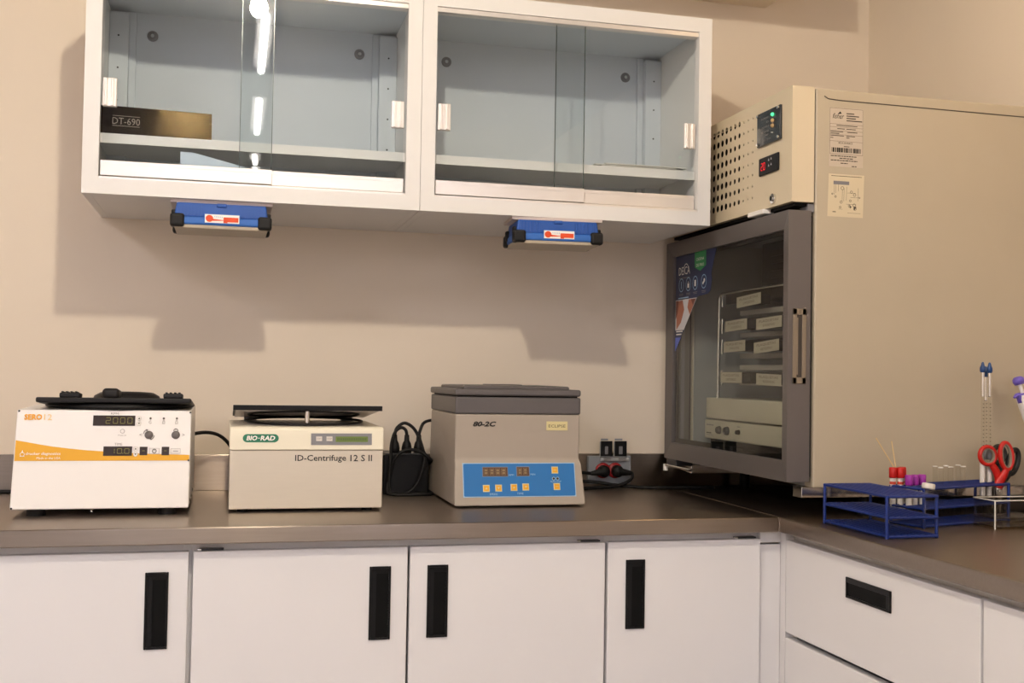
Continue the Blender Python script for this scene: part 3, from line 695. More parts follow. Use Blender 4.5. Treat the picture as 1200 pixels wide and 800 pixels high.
# platelet agitator inside the incubator
t = thing('platelet_agitator', 'cream agitator with two knobs and labelled shelves inside the glass-door incubator', 'agitator', (1.105, -.56, FZ0+.045))
AX, AY0, AY1 = 1.105, -.655, -.118
part(t, 'base', MB().box((AX, AY0, 1.045), (AX+.40, AY1, 1.096), DEVCR, .003)); 
part(t, 'tray_housing', MB().box((AX-.003, AY0, 1.100), (AX+.40, AY1-.014, 1.157), DEVCR, .003))
m = MB(); m.box((AX+.01, AY0+.02, FZ0+.045), (AX+.39, AY1-.02, 1.045), BLACKM); part(t, 'plinth', m)
for y, r, mm in ((-.216, .011, HANDD), (-.264, .012, SMOKE), (-.333, .0065, BLACK)):
    m = MB(); m.lathe((AX, y, 1.071), (-1, 0, 0), [(r, 0), (r*.9, .006), (r*.75, .010), (0, .010)], mm, n=16); part(t, 'knob', m)
F = Face((AX, AY1, 1.096), (AX, AY0, 1.096), (AX, AY1, 1.045), (0, 0, 537, 51))
m = MB(); m.rect(F, 14, 12, 60, 15, GREYP); m.rect(F, 14, 34, 45, 37, INKG); m.rect(F, 14, 40, 60, 41.5, GREYP); m.rect(F, 205, 10, 222, 12, GREYP); part(t, 'lettering', m)
m = MB(); m.tube([(AX+.008, -.185, 1.157), (AX+.008, -.188, 1.43), (AX+.012, -.196, 1.441), (AX+.012, -.65, 1.441)], .0045, CHROME, n=8); m.tube([(AX+.35, -.185, 1.157), (AX+.35, -.188, 1.44)], .004, CHROME, n=8)
part(t, 'rack_frame', m)
m = MB(); m.box((AX+.30, -.65, 1.157), (AX+.305, -.19, 1.44), DARKMET); part(t, 'rack_back', m)
for z in (1.384, 1.325, 1.270, 1.240, 1.2):
    m = MB(); m.box((AX+.03, -.65, z-.0065), (AX+.29, -.27, z+.0065), SHELFL, .001); part(t, 'shelf', m)
for z in (1.425, 1.352, 1.296, 1.212):
    m = MB(); m.box((AX+.02, -.65, z-.014), (AX+.026, -.205, z+.016), BLACKM); m.tube([(AX+.012, -.20, z-.02), (AX+.012, -.20, z+.02)], .003, CHROME, n=6); part(t, 'drawer_front', m)
for i, (ya_, yb_, z, tlt, s) in enumerate(((-.320, -.456, 1.411, .006, 'O POSITIVO'), (-.252, -.381, 1.350, .004, 'A POSITIVO'), (-.432, -.566, 1.349, .004, 'B POSITIVO'), (-.243, -.372, 1.295, .003, 'O NEGATIVO'), (-.42, -.553, 1.291, .008, 'AB POSITIVO'), (-.226, -.355, 1.213, 0, 'DISPONIBLES'), (-.435, -.566, 1.209, -.003, 'RESERVADAS'))):
    x = AX-.004; h = .014
    m = MB(); F = Face((x, ya_, z+h-tlt/2), (x, yb_, z+h+tlt/2), (x, ya_, z-h-tlt/2), (0, 0, 130, 28))
    m.box((x, yb_, z-h+.002), (x+.026, ya_, z+h-.002), BLACKM)
    m.rect(F, 0, 0, 130, 28, LABELP, .5); m.text(F, 'PLAQUETAS', 16, 5, 114, 12, INKG); m.text(F, s, 36, 16, 96, 22, INKG)
    part(t, 'shelf_label', m)

# ------------------------------------------------------------------ SERO 12 centrifuge
t = thing('centrifuge', 'white centrifuge with yellow swoosh panel and black lid, left on the worktop', 'centrifuge', (-.435, -.515, .9))
x0, x1 = -.612, -.259; yb_, zb_, yt_, zt_ = -.517, .9165, -.462, 1.1205
m = MB(); m.prism([(yb_, zb_), (yt_, zt_), (-.16, zt_+.004), (-.15, zb_)], 'x', x0, x1, SEROW, .003, 3)
part(t, 'body', m)
fn = Vector((0, yb_-yt_, zb_-zt_)).normalized()
F = Face((x0, yt_, zt_), (x1, yt_, zt_), (x0, yb_, zb_), (17.0, 480.5, 221.5, 597.5), .0012)
m = MB()
m.rect(F, 18.3, 481.5, 220.6, 542.2, SEROP, .5)
sw = [(18.4, 517), (30, 519), (45, 521.8), (60, 524.3), (80, 526.8), (100, 528.8), (121, 530.2), (160, 532.6), (220.4, 534.4), (220.4, 541.2), (18.4, 541.2)]
m.poly(F, sw, YELLOW, 1); part(t, 'front_panel', m, 'white panel with yellow swoosh')
m = MB(); m.text(F, 'SERO', 26, 486, 46.3, 493, ORANGE, bold=.04, k=2); m.text(F, '12', 48.5, 486, 57.5, 493, PALEOR, k=2)
m.text(F, 'drucker diagnostics', 30.5, 531.2, 70, 535.4, WHITEP, shear=.15, bold=.01, k=2); m.text(F, 'Made in the USA', 43, 536.6, 70, 539.4, WHITEP, shear=.15, k=2)
m.ring(F, 26.8, 533.6, 2.6, .6, WHITEP, 2); m.poly(F, [(25.6, 532), (26.8, 528.2), (28, 532)], WHITEP, 2); m.rect(F, 24.2, 535.4, 29.4, 536.2, WHITEP, 2)
m.text(F, 'RPM', 125.5, 483.6, 134.5, 486, GREYP, k=2); m.text(F, 'TIME', 131.5, 520.2, 140.5, 523, GREYP, k=2)
m.ring(F, 140, 506, 2.7, .5, GREYP, 2); m.text(F, 'Press Lid', 135.3, 510, 144.5, 511.8, GREYP, k=2)
for cx, cy, up in ((159, 490.5, 1), (159, 496.8, 0), (156.5, 527.2, 1), (156.5, 533.8, 0)):
    m.disc(F, cx, cy, 2.7, WHITEP, 2); m.ring(F, cx, cy, 2.7, .3, GREYP, 2)
    m.poly(F, [(cx-1.2, cy+.9), (cx, cy-1.2), (cx+1.2, cy+.9)] if up else [(cx-1.2, cy-.9), (cx+1.2, cy-.9), (cx, cy+1.2)], INK, 3)
for cx in (172.5, 188.3, 204): m.disc(F, cx, 490.3, 1.35, INKG, 2)
m.ring(F, 172.3, 495, 1.8, .4, GREYP, 2, 20, 300); m.ring(F, 188.3, 493.6, 1.3, .4, GREYP, 2, 180, 360); m.frame(F, 186.8, 494, 189.8, 497, .4, GREYP, 2); m.ring(F, 203.8, 493.6, 1.3, .4, GREYP, 2, 180, 340); m.frame(F, 202.2, 494, 205.4, 497, .4, GREYP, 2)
m.text(F, '<', 160, 508.6, 163, 511.6, GREYP, k=2); m.text(F, '>', 211, 508.8, 214, 511.8, GREYP, k=2)
m.ring(F, 171.3, 510, 7, .8, KNOBG, 2, 190, 250); m.ring(F, 171.3, 510, 7, .8, KNOBG, 2, 10, 70)
m.poly(F, [(167.6, 503.4), (170.4, 504.4), (168.4, 506.2)], KNOBG, 2); m.poly(F, [(174.6, 516.6), (172.2, 515.4), (174.4, 513.6)], KNOBG, 2)
m.ring(F, 203.3, 505.4, 2.9, .8, KNOBG, 2, 170, 370)
part(t, 'lettering', m)
for cx in (171.3, 203.3):
    c = F.p(cx, 510.3, 0); m = MB(); m.lathe(c, F.n, [(.0088, 0), (.0088, .002), (.008, .0028), (0, .0028)], KNOBG, n=24); part(t, 'button', m, 'round grey button')
def slab(F, a, b, c, d, h, mm, bev=.0006):
    P = [F.p(x, y, 0) for x, y in ((a, b), (c, b), (c, d), (a, d))]; Q = [p+F.n*h for p in P]
    return MB().add(P+Q, [[4, 5, 6, 7], [0, 4, 7, 3], [1, 2, 6, 5], [0, 1, 5, 4], [3, 7, 6, 2]], mm)
for (a, b, c, d), txt in (((105, 487, 154.4, 499.4), '2000'), ((118.8, 524.2, 152.4, 535.4), '100')):
    mm = slab(F, a, b, c, d, .0016, DISPB)
    L = c-1-8.5*len(txt)
    for i, ch in enumerate(txt):
        xx = L+8.5*i; mm.seg7(F, ch, xx+.4, b+2.6, xx+6.4, d-2, DIGIT, .9, 4)
    if txt == '100': mm.rect(F, c-11.2, d-3, c-10, d-2, DIGIT, 4)
    part(t, 'display', mm, 'dark display with olive digits')
for a, b, c, d, mm, kk in ((161.2, 524.6, 170.4, 534.8, DISPB, 0), (187.2, 524.6, 196.2, 534.8, DISPB, 0), (172.6, 526.6, 184.4, 533.4, SEROP, 1), (198, 527, 209.6, 533, SEROP, 2)):
    q = slab(F, a, b, c, d, .0014, mm)
    if kk: q.frame(F, a, b, c, d, .35, GREYP, 3)
    if kk == 1: q.ring(F, 178.6, 530, 2.7, .9, INKG, 3); q.rect(F, 178.3, 527.8, 178.9, 530, INKG, 3)
    elif kk == 2: q.rect(F, 200.8, 529.6, 207, 530.4, GREYP, 3)
    else: q.rect(F, (a+c)/2-1.6, 529.3, (a+c)/2+1.6, 530.1, DIGIT, 3)
    part(t, 'key', q)
for cx, cy in ((19.6, 482.2), (220, 482.6), (19, 596), (219.6, 541)):
    c = F.p(cx, cy, 0); part(t, 'screw', MB().cyl(c, c+F.n*.0016, .0022, INK, n=8))
c = F.p(109, 599.4, 0); part(t, 'latch_stud', MB().cyl((c.x, yb_+.01, .9125), (c.x, yb_-.004, .9125), .002, CHROME, n=8))
# lid and seal
lc = Vector((-.4185, -.312, 0))
m = MB(); m.lathe((lc.x, lc.y, zt_+.002), (0, 0, 1), [(.02, 0), (.155, 0), (.159, .003), (.159, .007), (.155, .011), (.02, .011)], RUBBER, n=48); part(t, 'seal', m)
m = MB(); LT = Matrix.Translation((0, -.466, 1.1475)) @ Matrix.Rotation(math.radians(-4.0), 4, 'X') @ Matrix.Translation((0, .466, -1.1475))
m.box((-.576, -.466, 1.1365), (-.2605, -.165, 1.1475), LIDBLK, .003, 2, LT)
m.lathe(LT @ Vector((-.405, -.32, 1.1465)), LT.to_3x3() @ Vector((0, 0, 1)), [(.075, 0), (.070, .012), (.058, .019), (0, .021)], LIDBLK, n=36)
lid = part(t, 'lid', m, 'black lid')
m = MB(); m.box((-.444, -.470, 1.146), (-.409, -.40, 1.168), LIDBLK, .008, 4, LT); part(lid, 'lid_handle', m)
for a, b in ((-.530, -.488), (-.319, -.278)):
    m = MB(); m.box((a, -.464, 1.147), (b, -.425, 1.158), LIDBLK, .003, 2, LT)
    for i in range(4): m.box((a+.004+i*.009, -.466, 1.158), (a+.009+i*.009, -.43, 1.1605), LIDBLK, .001, 2, LT)
    part(lid, 'lid_latch', m)
for a in (-.52, -.31): part(t, 'rear_hinge', MB().cyl((a-.025, -.165, 1.1305), (a+.025, -.165, 1.1305), .006, DARKMET, n=12))
for a in (x0+.045, x1-.045):
    for y in (-.475, -.19): part(t, 'foot', MB().cyl((a, y, .9), (a, y, .9175), .019, RUBBER, n=16))
for y, z in ((-.45, .926), (-.36, .926), (-.27, .930)): part(t, 'side_screw', MB().cyl((x1-.0005, y, z), (x1+.0015, y, z), .0035, BLACK, n=10))
m = MB(); m.tube(smooth([(x1-.02, -.155, 1.05), (-.235, -.115, 1.055), (-.20, -.09, 1.045), (-.172, -.075, 1.015), (-.160, -.07, .97), (-.158, -.07, .93), (-.15, -.075, .906), (-.05, -.08, .9045)]), .0045, RUBBER, n=8)
part(t, 'power_cord', m)
m = MB(); m.tube(smooth([(-.95, -.06, .906), (-.75, -.045, .905), (-.66, -.05, .9055), (-.58, -.07, .905), (-.54, -.09, .9045)]), .005, RUBBER, n=8)
tag(part(None, 'cable', m), 'black cable on the worktop behind the white centrifuge', 'cable')

# ------------------------------------------------------------------ ID-Centrifuge
t = thing('centrifuge', 'cream centrifuge with green oval logo and half-open black-edged lid', 'centrifuge', (-.008, -.49, .9))
x0, x1 = -.1765, .1575
m = MB(); m.prism([(-.488, .908), (-.488, 1.037), (-.14, 1.037), (-.14, .908)], 'x', x0, x1, STEELB, .002); part(t, 'body', m)
m = MB(); m.prism([(-.492, 1.0375), (-.486, 1.082), (-.480, 1.0875), (-.135, 1.0875), (-.135, 1.0375)], 'x', x0-.001, x1+.001, CREAM, .002); part(t, 'head', m)
m = MB(); cx, cy = -.008, -.325
m.tube([(cx+.135*math.cos(a), cy+.135*math.sin(a), 1.0915+.022*(.135*math.sin(a)+.135)) for a in [2*math.pi*i/48 for i in range(48)]], .0028, RUBBER, n=8, closed=True); part(t, 'seal', m)
m = MB(); m.lathe((cx, cy, 1.0876), (0, 0, 1), [(.131, 0), (.131, .001), (0, .001)], LIDUND, n=40); part(t, 'bowl_cover', m)
# lid hinged at the back, front edge raised
la = math.atan2(1.1235-1.094, .47-.135)
m = MB(); yh, zh, yf_, zf_ = -.130, 1.094, -.468, 1.1245
m.prism([(yh, zh), (yf_, zf_), (yf_, zf_+.003), (yh, zh+.003)], 'x', -.166, .153, LIDUND); 
lid = part(t, 'lid', m, 'half-open lid with pale underside')
m = MB(); m.prism([(yf_-.006, zf_-.001), (yf_+.002, zf_-.001), (yf_+.002, zf_+.0095), (yf_-.006, zf_+.0105)], 'x', -.1715, .1565, BLACK, .001)
m.prism([(yh, zh+.003), (yf_+.002, zf_+.003), (yf_+.002, zf_+.0095), (yh, zh+.011)], 'x', -.1705, .1555, LIDBLK, .001); part(lid, 'lid_shell', m)
def lidpt(x, y): return (x, y, zh+(zf_-zh)*(yh-y)/(yh-yf_)-.002)
m = MB(); m.tube([lidpt(cx+.128*math.cos(a), -.318+.128*math.sin(a)) for a in [2*math.pi*i/48 for i in range(48)]], .0026, RUBBER, n=8, closed=True); part(lid, 'lid_seal', m)
m = MB(); m.cyl((-.009, -.445, 1.087), (-.009, -.445, 1.121), .0055, CHROME, n=16); part(lid, 'latch_pin', m, 'chrome latch pin')
for a in (-.13, .108): part(t, 'hinge', MB().box((a-.013, -.155, 1.0875), (a+.017, -.135, 1.0985), PANELG, .001))
F = Face((x0, -.486, 1.083), (x1, -.486, 1.083), (x0, -.492, 1.0375), (270, 502, 449, 526.2), .001)
m = MB(); pts = []
for c0, a0 in ((320.6, -90), (289.4, 90)):
    for i in range(13):
        a = math.radians(a0+15*i); pts.append((c0+5*math.cos(a), 512.7+4.7*math.sin(a)))
m.poly(F, pts, GREEN, 1); m.text(F, 'BIO', 288.5, 509.9, 301, 515.4, WHITEP, shear=.2, bold=.03, k=2); m.rect(F, 302, 512.3, 303.6, 513.2, WHITEP, 2); m.text(F, 'RAD', 304.4, 509.9, 321.5, 515.4, WHITEP, shear=.2, bold=.03, k=2)
part(t, 'logo_plate', m, 'green oval logo plate')
m = slab(F, 363.2, 507, 435.2, 520.4, .0015, PANELG); p = part(t, 'control_panel', m, 'grey control panel')
for a, s in ((369, 'START'), (381.2, 'STOP')):
    q = slab(F, a, 510.6, a+7, 516, .003, BUTW); q.text(F, s, a+.9, 512.4, a+6.1, 514.2, GREYP, k=3.6); part(p, 'key', q)
q = slab(F, 392, 510.6, 430.4, 517, .0024, LCD)
for i in range(16): q.rect(F, 394+i*2.2, 512.6, 395.4+i*2.2, 515.2, LCDD, 3)
part(p, 'display', q, 'green liquid crystal display')
F = Face((x0, -.488, 1.037), (x1, -.488, 1.037), (x0, -.488, .908), (269.6, 526.4, 448.4, 596), .0006)
m = MB(); m.text(F, 'ID-Centrifuge', 344.6, 532.2, 404.5, 541.6, INK, bold=.012); m.text(F, '12 S II', 409.5, 532.2, 435.4, 540, INK, bold=.012); part(t, 'lettering', m)
for a in (x0+.03, x1-.03):
    for y in (-.455, -.18): part(t, 'foot', MB().cyl((a, y, .9), (a, y, .909), .012, RUBBER, n=14))

# ------------------------------------------------------------------ 80-2C centrifuge
t = thing('centrifuge', 'beige and grey centrifuge with blue keypad and closed lid', 'centrifuge', (.486, -.45, .9))
m = MB()
prof = [(-.462, .905), (-.456, .925), (-.438, .998), (-.430, 1.012), (-.430, 1.117), (-.115, 1.117), (-.110, .905)]
bm = bmesh.new()
def xl(z): return .334-(.004 if z < .99 else 0)
def xr_(z): return .640+(.007 if z < .93 else .004 if z < 1.0 else 0)
va = [bm.verts.new((xl(z), y, z)) for y, z in prof]; vb = [bm.verts.new((xr_(z), y, z)) for y, z in prof]
bm.faces.new(va); bm.faces.new(vb[::-1])
for i in range(len(prof)): bm.faces.new([va[i], vb[i], vb[(i+1) % len(prof)], va[(i+1) % len(prof)]])
bmesh.ops.recalc_face_normals(bm, faces=list(bm.faces)); bmesh.ops.bevel(bm, geom=list(bm.edges), offset=.004, segments=3, profile=.5, affect='EDGES', clamp_overlap=True)
m.addbm(bm, CREAMB); part(t, 'body', m)
part(t, 'collar', MB().box((.333, -.432, 1.1175), (.641, -.112, 1.1575), GREYD, .004, 3))
m = MB(); m.box((.331, -.436, 1.1605), (.6405, -.108, 1.1765), GREYD, .005, 3); m.box((.355, -.415, 1.174), (.618, -.13, 1.184), GREYD, .006, 3); m.box((.45, -.30, 1.182), (.53, -.2, 1.1865), GREYD, .003)
part(t, 'lid', m, 'dark grey lid')
part(t, 'lid_gap', MB().box((.34, -.425, 1.1575), (.634, -.12, 1.1605), BLACKM))
part(t, 'side_latch', MB().box((.640, -.33, 1.128), (.645, -.29, 1.140), GREYD, .001))
F = Face((.334, -.430, 1.117), (.640, -.430, 1.117), (.334, -.430, 1.012), (532.4, 487, 682, 540), .0006)
m = MB(); m.text(F, '80-2C', 553, 495.6, 580.6, 501.8, INK, shear=.25, bold=.045); part(t, 'lettering', m)
q = slab(F, 641, 495.2, 666.6, 506, .0012, PLATEY); q.text(F, 'ECLIPSE', 643.4, 499, 664, 502.4, INKG, k=3); part(t, 'brand_plate', q, 'pale yellow name plate')
pn = Vector((0, -.438+.456, .998-.925)); 
def onslope(z): return -.438+(z-.998)/(.925-.998)*(-.456+.438)
F = Face((.352, onslope(1.0015), 1.0015), (.624, onslope(1.0015), 1.0015), (.352, onslope(.9255), .9255), (544.2, 543.2, 674.6, 581), .0014)
m = slab(F, 543.6, 542.6, 675.2, 581.6, .0008, PALEBL); p = part(t, 'keypad', m, 'blue control keypad')
q = MB(); q.rect(F, 544.6, 543.6, 674.2, 580.6, BLUEP, 1, 1.5); part(p, 'keypad_face', q)
for a, b, c, d, n in ((566.2, 547.2, 595.8, 558.4, 4), (605.6, 547, 621, 558.2, 2)):
    q = slab(F, a, b, c, d, .002, PANELG); q.rect(F, a+.8, b+.8, c-.8, d-.8, SEGBG, 1.8)
    wd = (c-a-2.4)/n
    for i in range(n): q.rect(F, a+1.4+i*wd, b+1.8, a+1.4+i*wd+wd*.8, d-1.8, SEGOFF, 1.9); q.seg7(F, '8', a+1.8+i*wd, b+2.2, a+1+i*wd+wd*.8, d-2.2, SEGBG, .6, 2.1); 
    part(p, 'display', q, 'amber segment display')
for a, b, up in ((566.2, 567.6, 1), (580.4, 567.4, 0), (598.2, 566.8, 1), (612, 566.4, 0), (647.2, 547.2, 2), (648.6, 566.2, 2)):
    q = slab(F, a, b, a+7.7, b+7.9, .0016, PLATEY); q.rect(F, a+1, b+1, a+6.9, b+6.9, YBUT, 1.4)
    if up < 2: q.poly(F, [(a+2.4, b+5), (a+3.9, b+2.6), (a+5.4, b+5)] if up else [(a+2.4, b+2.8), (a+5.4, b+2.8), (a+3.9, b+5.2)], PLATEY, 1.6)
    else: q.rect(F, a+2.2, b+3.6, a+5.6, b+4.2, PLATEY, 1.6)
    part(p, 'key', q, 'yellow key')
q = MB()
for cx in (649.2, 653.8): q.ring(F, cx, 561, 2, .6, PALEBL, 1.2); q.disc(F, cx, 561, 1.4, INK, 1.2)
q.text(F, 'RUN STOP', 645.4, 563.4, 658, 565.4, PALEBL, k=1.2); q.text(F, 'RPM', 597, 555.6, 602.6, 557.6, PALEBL, k=1.2); q.text(F, 'MIN', 622, 555, 627.6, 557, PALEBL, k=1.2)
q.text(F, 'SPEED', 573.6, 577, 583, 579.2, PALEBL, k=1.2); q.text(F, 'TIME', 605.2, 576.6, 612.8, 578.8, PALEBL, k=1.2); part(p, 'lettering', q)
for a in (.37, .605):
    for y in (-.41, -.16): part(t, 'foot', MB().cyl((a, y, .9), (a, y, .906), .014, RUBBER, n=14))

# ------------------------------------------------------------------ black power supply with plugs
t = thing('power_supply', 'black power supply box between the cream and the beige centrifuge', 'power supply', (.27, -.1, .9))
m = MB(); m.box((.205, -.155, .9), (.323, -.035, 1.002), BLACK, .004, 3); part(t, 'case', m)
m = MB(); m.box((.212, -.15, 1.001), (.318, -.04, 1.0045), DARKMET, .001); part(t, 'socket_strip', m)
def plug_up(x, y, cord, label):
    t = thing('power_plug', label, 'plug', (x, y, 1.0045), group='black plugs in the power supply')
    m = MB(); m.lathe((x, y, 1.0045), (0, 0, 1), [(0, 0), (.013, 0), (.0135, .012), (.011, .024), (.007, .031), (.006, .046), (0, .046)], RUBBER, n=16); part(t, 'plug_body', m)
    for i in range(4): m = None
    part(t, 'cord', MB().tube(smooth(cord), .0042, RUBBER, n=8))
    return t
zt = 1.0495
plug_up(.238, -.12, [(.238, -.12, zt), (.243, -.12, 1.068), (.262, -.122, 1.081), (.284, -.122, 1.070), (.300, -.125, 1.045), (.307, -.15, 1.015), (.309, -.168, .99), (.29, -.175, .93), (.262, -.176, .906), (.232, -.178, .9046), (.214, -.165, .9046)], 'left black plug in the power supply, its cord arched highest')
plug_up(.2695, -.12, [(.2695, -.12, zt), (.266, -.12, 1.063), (.254, -.12, 1.069), (.238, -.125, 1.058), (.227, -.14, 1.03), (.222, -.165, .995), (.218, -.172, .95), (.222, -.18, .91), (.25, -.186, .9046), (.285, -.186, .9046), (.310, -.183, .9046)], 'middle black plug in the power supply with cord looping left')
plug_up(.301, -.12, [(.301, -.12, zt), (.304, -.12, 1.062), (.312, -.115, 1.079), (.326, -.105, 1.086), (.345, -.095, 1.086), (.36, -.09, 1.07)], 'right black plug in the power supply with cord to the beige centrifuge')
m = MB(); m.tube(smooth([(.224, -.165, .96), (.228, -.17, .985), (.245, -.172, 1.008), (.27, -.172, 1.016), (.30, -.172, 1.009), (.322, -.172, .992), (.3285, -.150, .985), (.3285, -.09, .97)]), .0042, RUBBER, n=8)
m.tube(smooth([(.224, -.165, .96), (.212, -.18, .915), (.23, -.196, .9046), (.29, -.20, .9046), (.322, -.19, .9046), (.3285, -.16, .9046), (.3285, -.09, .9046)]), .0042, RUBBER, n=8)
tag(part(None, 'cable', m), 'black cable draped across the front of the power supply box', 'cable')

# ------------------------------------------------------------------ wall socket
t = thing('socket_box', 'grey wall socket box with two open black flip covers', 'socket', (.857, 0, .95))
part(t, 'box', MB().box((.795, -.034, .910), (.920, -.016, .988), SOCKG, .002))
m = MB(); m.box((.828, -.042, .974), (.912, -.034, .984), SOCKF, .002)
for a in (.836, .880):
    for i in range(3): m.box((a, -.0435, .9755+i*.0028), (a+.022, -.0415, .9772+i*.0028), GREYP)
part(t, 'hinge_bar', m)
for a, b in ((.8245, .8610), (.8655, .9035)):
    m = MB(); m.box((a, -.046, .985), (b, -.038, 1.030), SOCKF, .003, 3); m.box((a+.001, -.0475, .988), (b-.001, -.045, 1.0305), BLACK, .002); m.box((a+.013, -.049, .994), (b-.014, -.047, 1.016), PANELG, .001)
    c = part(t, 'flip_cover', m, 'open black flip cover')
    F = Face((a+.004, -.042, 1.037), (b-.014, -.042, 1.037), (a+.004, -.042, 1.0325), (0, 0, 20, 4)); m = MB(); m.box((a+.003, -.043, 1.0318), (b-.013, -.040, 1.037), SOCKG, .0005); part(c, 'cover_tab', m)
for x in (.836, .872):
    m = MB(); m.lathe((x, -.034, .948), (0, -1, 0), [(.0215, 0), (.0215, .006), (.0195, .008), (0, .008)], SOCKR, n=24); part(t, 'outlet', m, 'red socket outlet')
part(t, 'screw', MB().cyl((.8545, -.036, .951), (.8545, -.034, .951), .0025, CHROME, n=8))
def wall_plug(x, sg, cord, label):
    t = thing('power_plug', label, 'plug', (x, -.042, .948), group='black plugs in the wall socket')
    m = MB(); m.lathe((x, -.042, .947), (0, -1, 0), [(0, 0), (.0165, 0), (.0165, .016), (.013, .024), (0, .026)], RUBBER, n=18)
    m.tube([(x, -.058, .947), (x+sg*.022, -.06, .944), (x+sg*.040, -.06, .942)], [.012, .009, .0055], RUBBER, n=12); part(t, 'plug_body', m)
    part(t, 'cord', MB().tube(smooth(cord), .0046, RUBBER, n=8))
wall_plug(.834, -1, [(.794, -.06, .942), (.77, -.065, .945), (.74, -.07, .944), (.70, -.075, .925), (.665, -.08, .9052)], 'left plug in the red wall socket, cord going left')
wall_plug(.874, 1, [(.914, -.06, .942), (.908, -.075, .930), (.885, -.085, .917), (.85, -.09, .909), (.80, -.095, .9065), (.76, -.10, .9052), (.70, -.10, .9052), (.65, -.10, .9052)], 'right plug in the red wall socket, cord doubling back')
m = MB(); m.tube(smooth([(.665, -.06, .9225), (.74, -.055, .921), (.80, -.06, .919), (.86, -.07, .911), (.92, -.085, .906), (.98, -.10, .9052), (1.05, -.10, .9052), (1.14, -.11, .9052)]), .0046, RUBBER, n=8)
tag(part(None, 'cable', m), 'black cable running under the incubator from the wall socket', 'cable')

# ------------------------------------------------------------------ wire racks
def rack(origin, rz, L, D, Hh, label):
    t = thing('wire_rack', label, 'rack', (*origin, .9), rz, group='blue wire test tube racks')   # local x: length, y: depth
    for z in (.0045, Hh*.5, Hh):
        m = MB(); r = .0032
        m.tube([(0, 0, z), (L, 0, z)], r, RACKB, n=6); m.tube([(0, D, z), (L, D, z)], r, RACKB, n=6); m.tube([(0, 0, z), (0, D, z)], r, RACKB, n=6); m.tube([(L, 0, z), (L, D, z)], r, RACKB, n=6)
        nx, ny = round(L/.0135), round(D/.0135)
        for i in range(1, nx): m.tube([(L*i/nx, 0, z-.0012), (L*i/nx, D, z-.0014)], .0019, RACKB, n=5)
        for j in range(1, ny): m.tube([(0, D*j/ny, z+.0012), (L, D*j/ny, z+.0014)], .0019, RACKB, n=5)
        part(t, 'wire_tier', m, local=True)
    for x in (.004, L-.004):
        for y in (-.001, D+.001):
            part(t, 'leg', MB().tube([(x, y, 0), (x, y, Hh+.002)], .0034, RACKB, n=8), local=True)
    return t
rack((1.190, -1.046), math.pi/2,   .243, .110, .083, 'empty blue wire rack nearest the worktop edge, holding one clear tube')
RB = Vector((1.244, -.918, 0)); ra = math.radians(17.5)
rack((RB.x, RB.y), ra, .300, .083, .083, 'blue wire rack full of capped tubes and glass tubes along the incubator')
ca, sa = math.cos(ra), math.sin(ra)
def rb(u, v): return (RB.x+u*ca-v*sa, RB.y+u*sa+v*ca)

def vial(x, y, kind, label, group, z0=.9085, tilt=(0, 0)):
    t = thing('sample_tube', label, 'tube', (x, y, z0), group=group)
    H = dict(red=.098, purple=.070)[kind]; r = .0062
    part(t, 'tube_glass', MB().lathe((x, y, z0), (0, 0, 1), [(0, 0), (r*.6, .001), (r, .006), (r, H)], TUBEGL, n=16))
    m = MB(); m.lathe((x, y, z0), (0, 0, 1), [(r+.0003, .018), (r+.0003, H-.006)], BLOOD, n=16)
    if kind == 'red': m.lathe((x, y, z0), (0, 0, 1), [(r+.0005, H-.020), (r+.0005, H-.014)], LABRED, n=16)
    part(t, 'paper_label', m)
    c = REDCAP if kind == 'red' else PURPCAP
    part(t, 'cap', MB().lathe((x, y, z0+H), (0, 0, 1), [(0, -.006), (.0078, -.006), (.0085, -.004), (.0085, .014), (.0075, .0165), (0, .0165)], c, n=18))
    return t
for (u, v), lab in zip(((.0035, .079), (.017, .070), (.034, .079)), ('red-capped sample tube at the left of the three', 'middle red-capped sample tube beneath the wooden sticks', 'red-capped sample tube nearest the purple caps')):
    x, y = rb(u, v); vial(x, y, 'red', lab, 'red-capped sample tubes')
for (u, v), lab in zip(((.018, .048), (.039, .050), (.061, .048)), ('purple-capped sample tube beside the red caps', 'middle one of the three purple-capped sample tubes', 'purple-capped sample tube nearest the open glass tubes')):
    x, y = rb(u, v); vial(x, y, 'purple', lab, 'purple-capped sample tubes', z0=.922)
# wooden sticks in an uncapped tube behind the red caps
x, y = rb(.012, .081)
for a, b, lab in (((x, y, 1.02), (1.1915, -.826, 1.086), 'longer thin wooden stick leaning left above the red caps'), ((x+.003, y, 1.02), (1.230, -.826, 1.079), 'shorter thin wooden stick standing steeper above the red caps')):
    m = MB(); d = (Vector(a)-Vector(b)); m.cyl(Vector(b), Vector(a)+d*.6, .0013, WOOD, n=8)
    tag(part(None, 'wooden_stick', m), lab, 'stick', 'wooden sticks in the rack')
# open glass tubes
for i, (u, v) in enumerate(((.120, .045), (.140, .075), (.157, .047), (.180, .077), (.200, .047), (.222, .076))):
    x, y = rb(u, v); z0 = .9085
    m = MB(); m.lathe((x, y, z0), (0, 0, 1), [(0, 0), (.003, .001), (.0058, .006), (.0058, .1125)], TUBEGL, n=16); m.lathe((x, y, z0), (0, 0, 1), [(.0056, .1120), (.0062, .1130), (.0062, .1142), (.0050, .1142), (.0050, .1128)], LIP, n=16)
    tag(part(None, 'glass_tube', m), ['leftmost of the six open glass test tubes, next to the purple caps', 'second from left of the six open glass test tubes', 'third from left of the six open glass test tubes',
        'third from right of the six open glass test tubes', 'second from right of the six open glass test tubes', 'rightmost of the six open glass test tubes, next to the graduated pipettes'][i], 'tube', 'open glass test tubes')
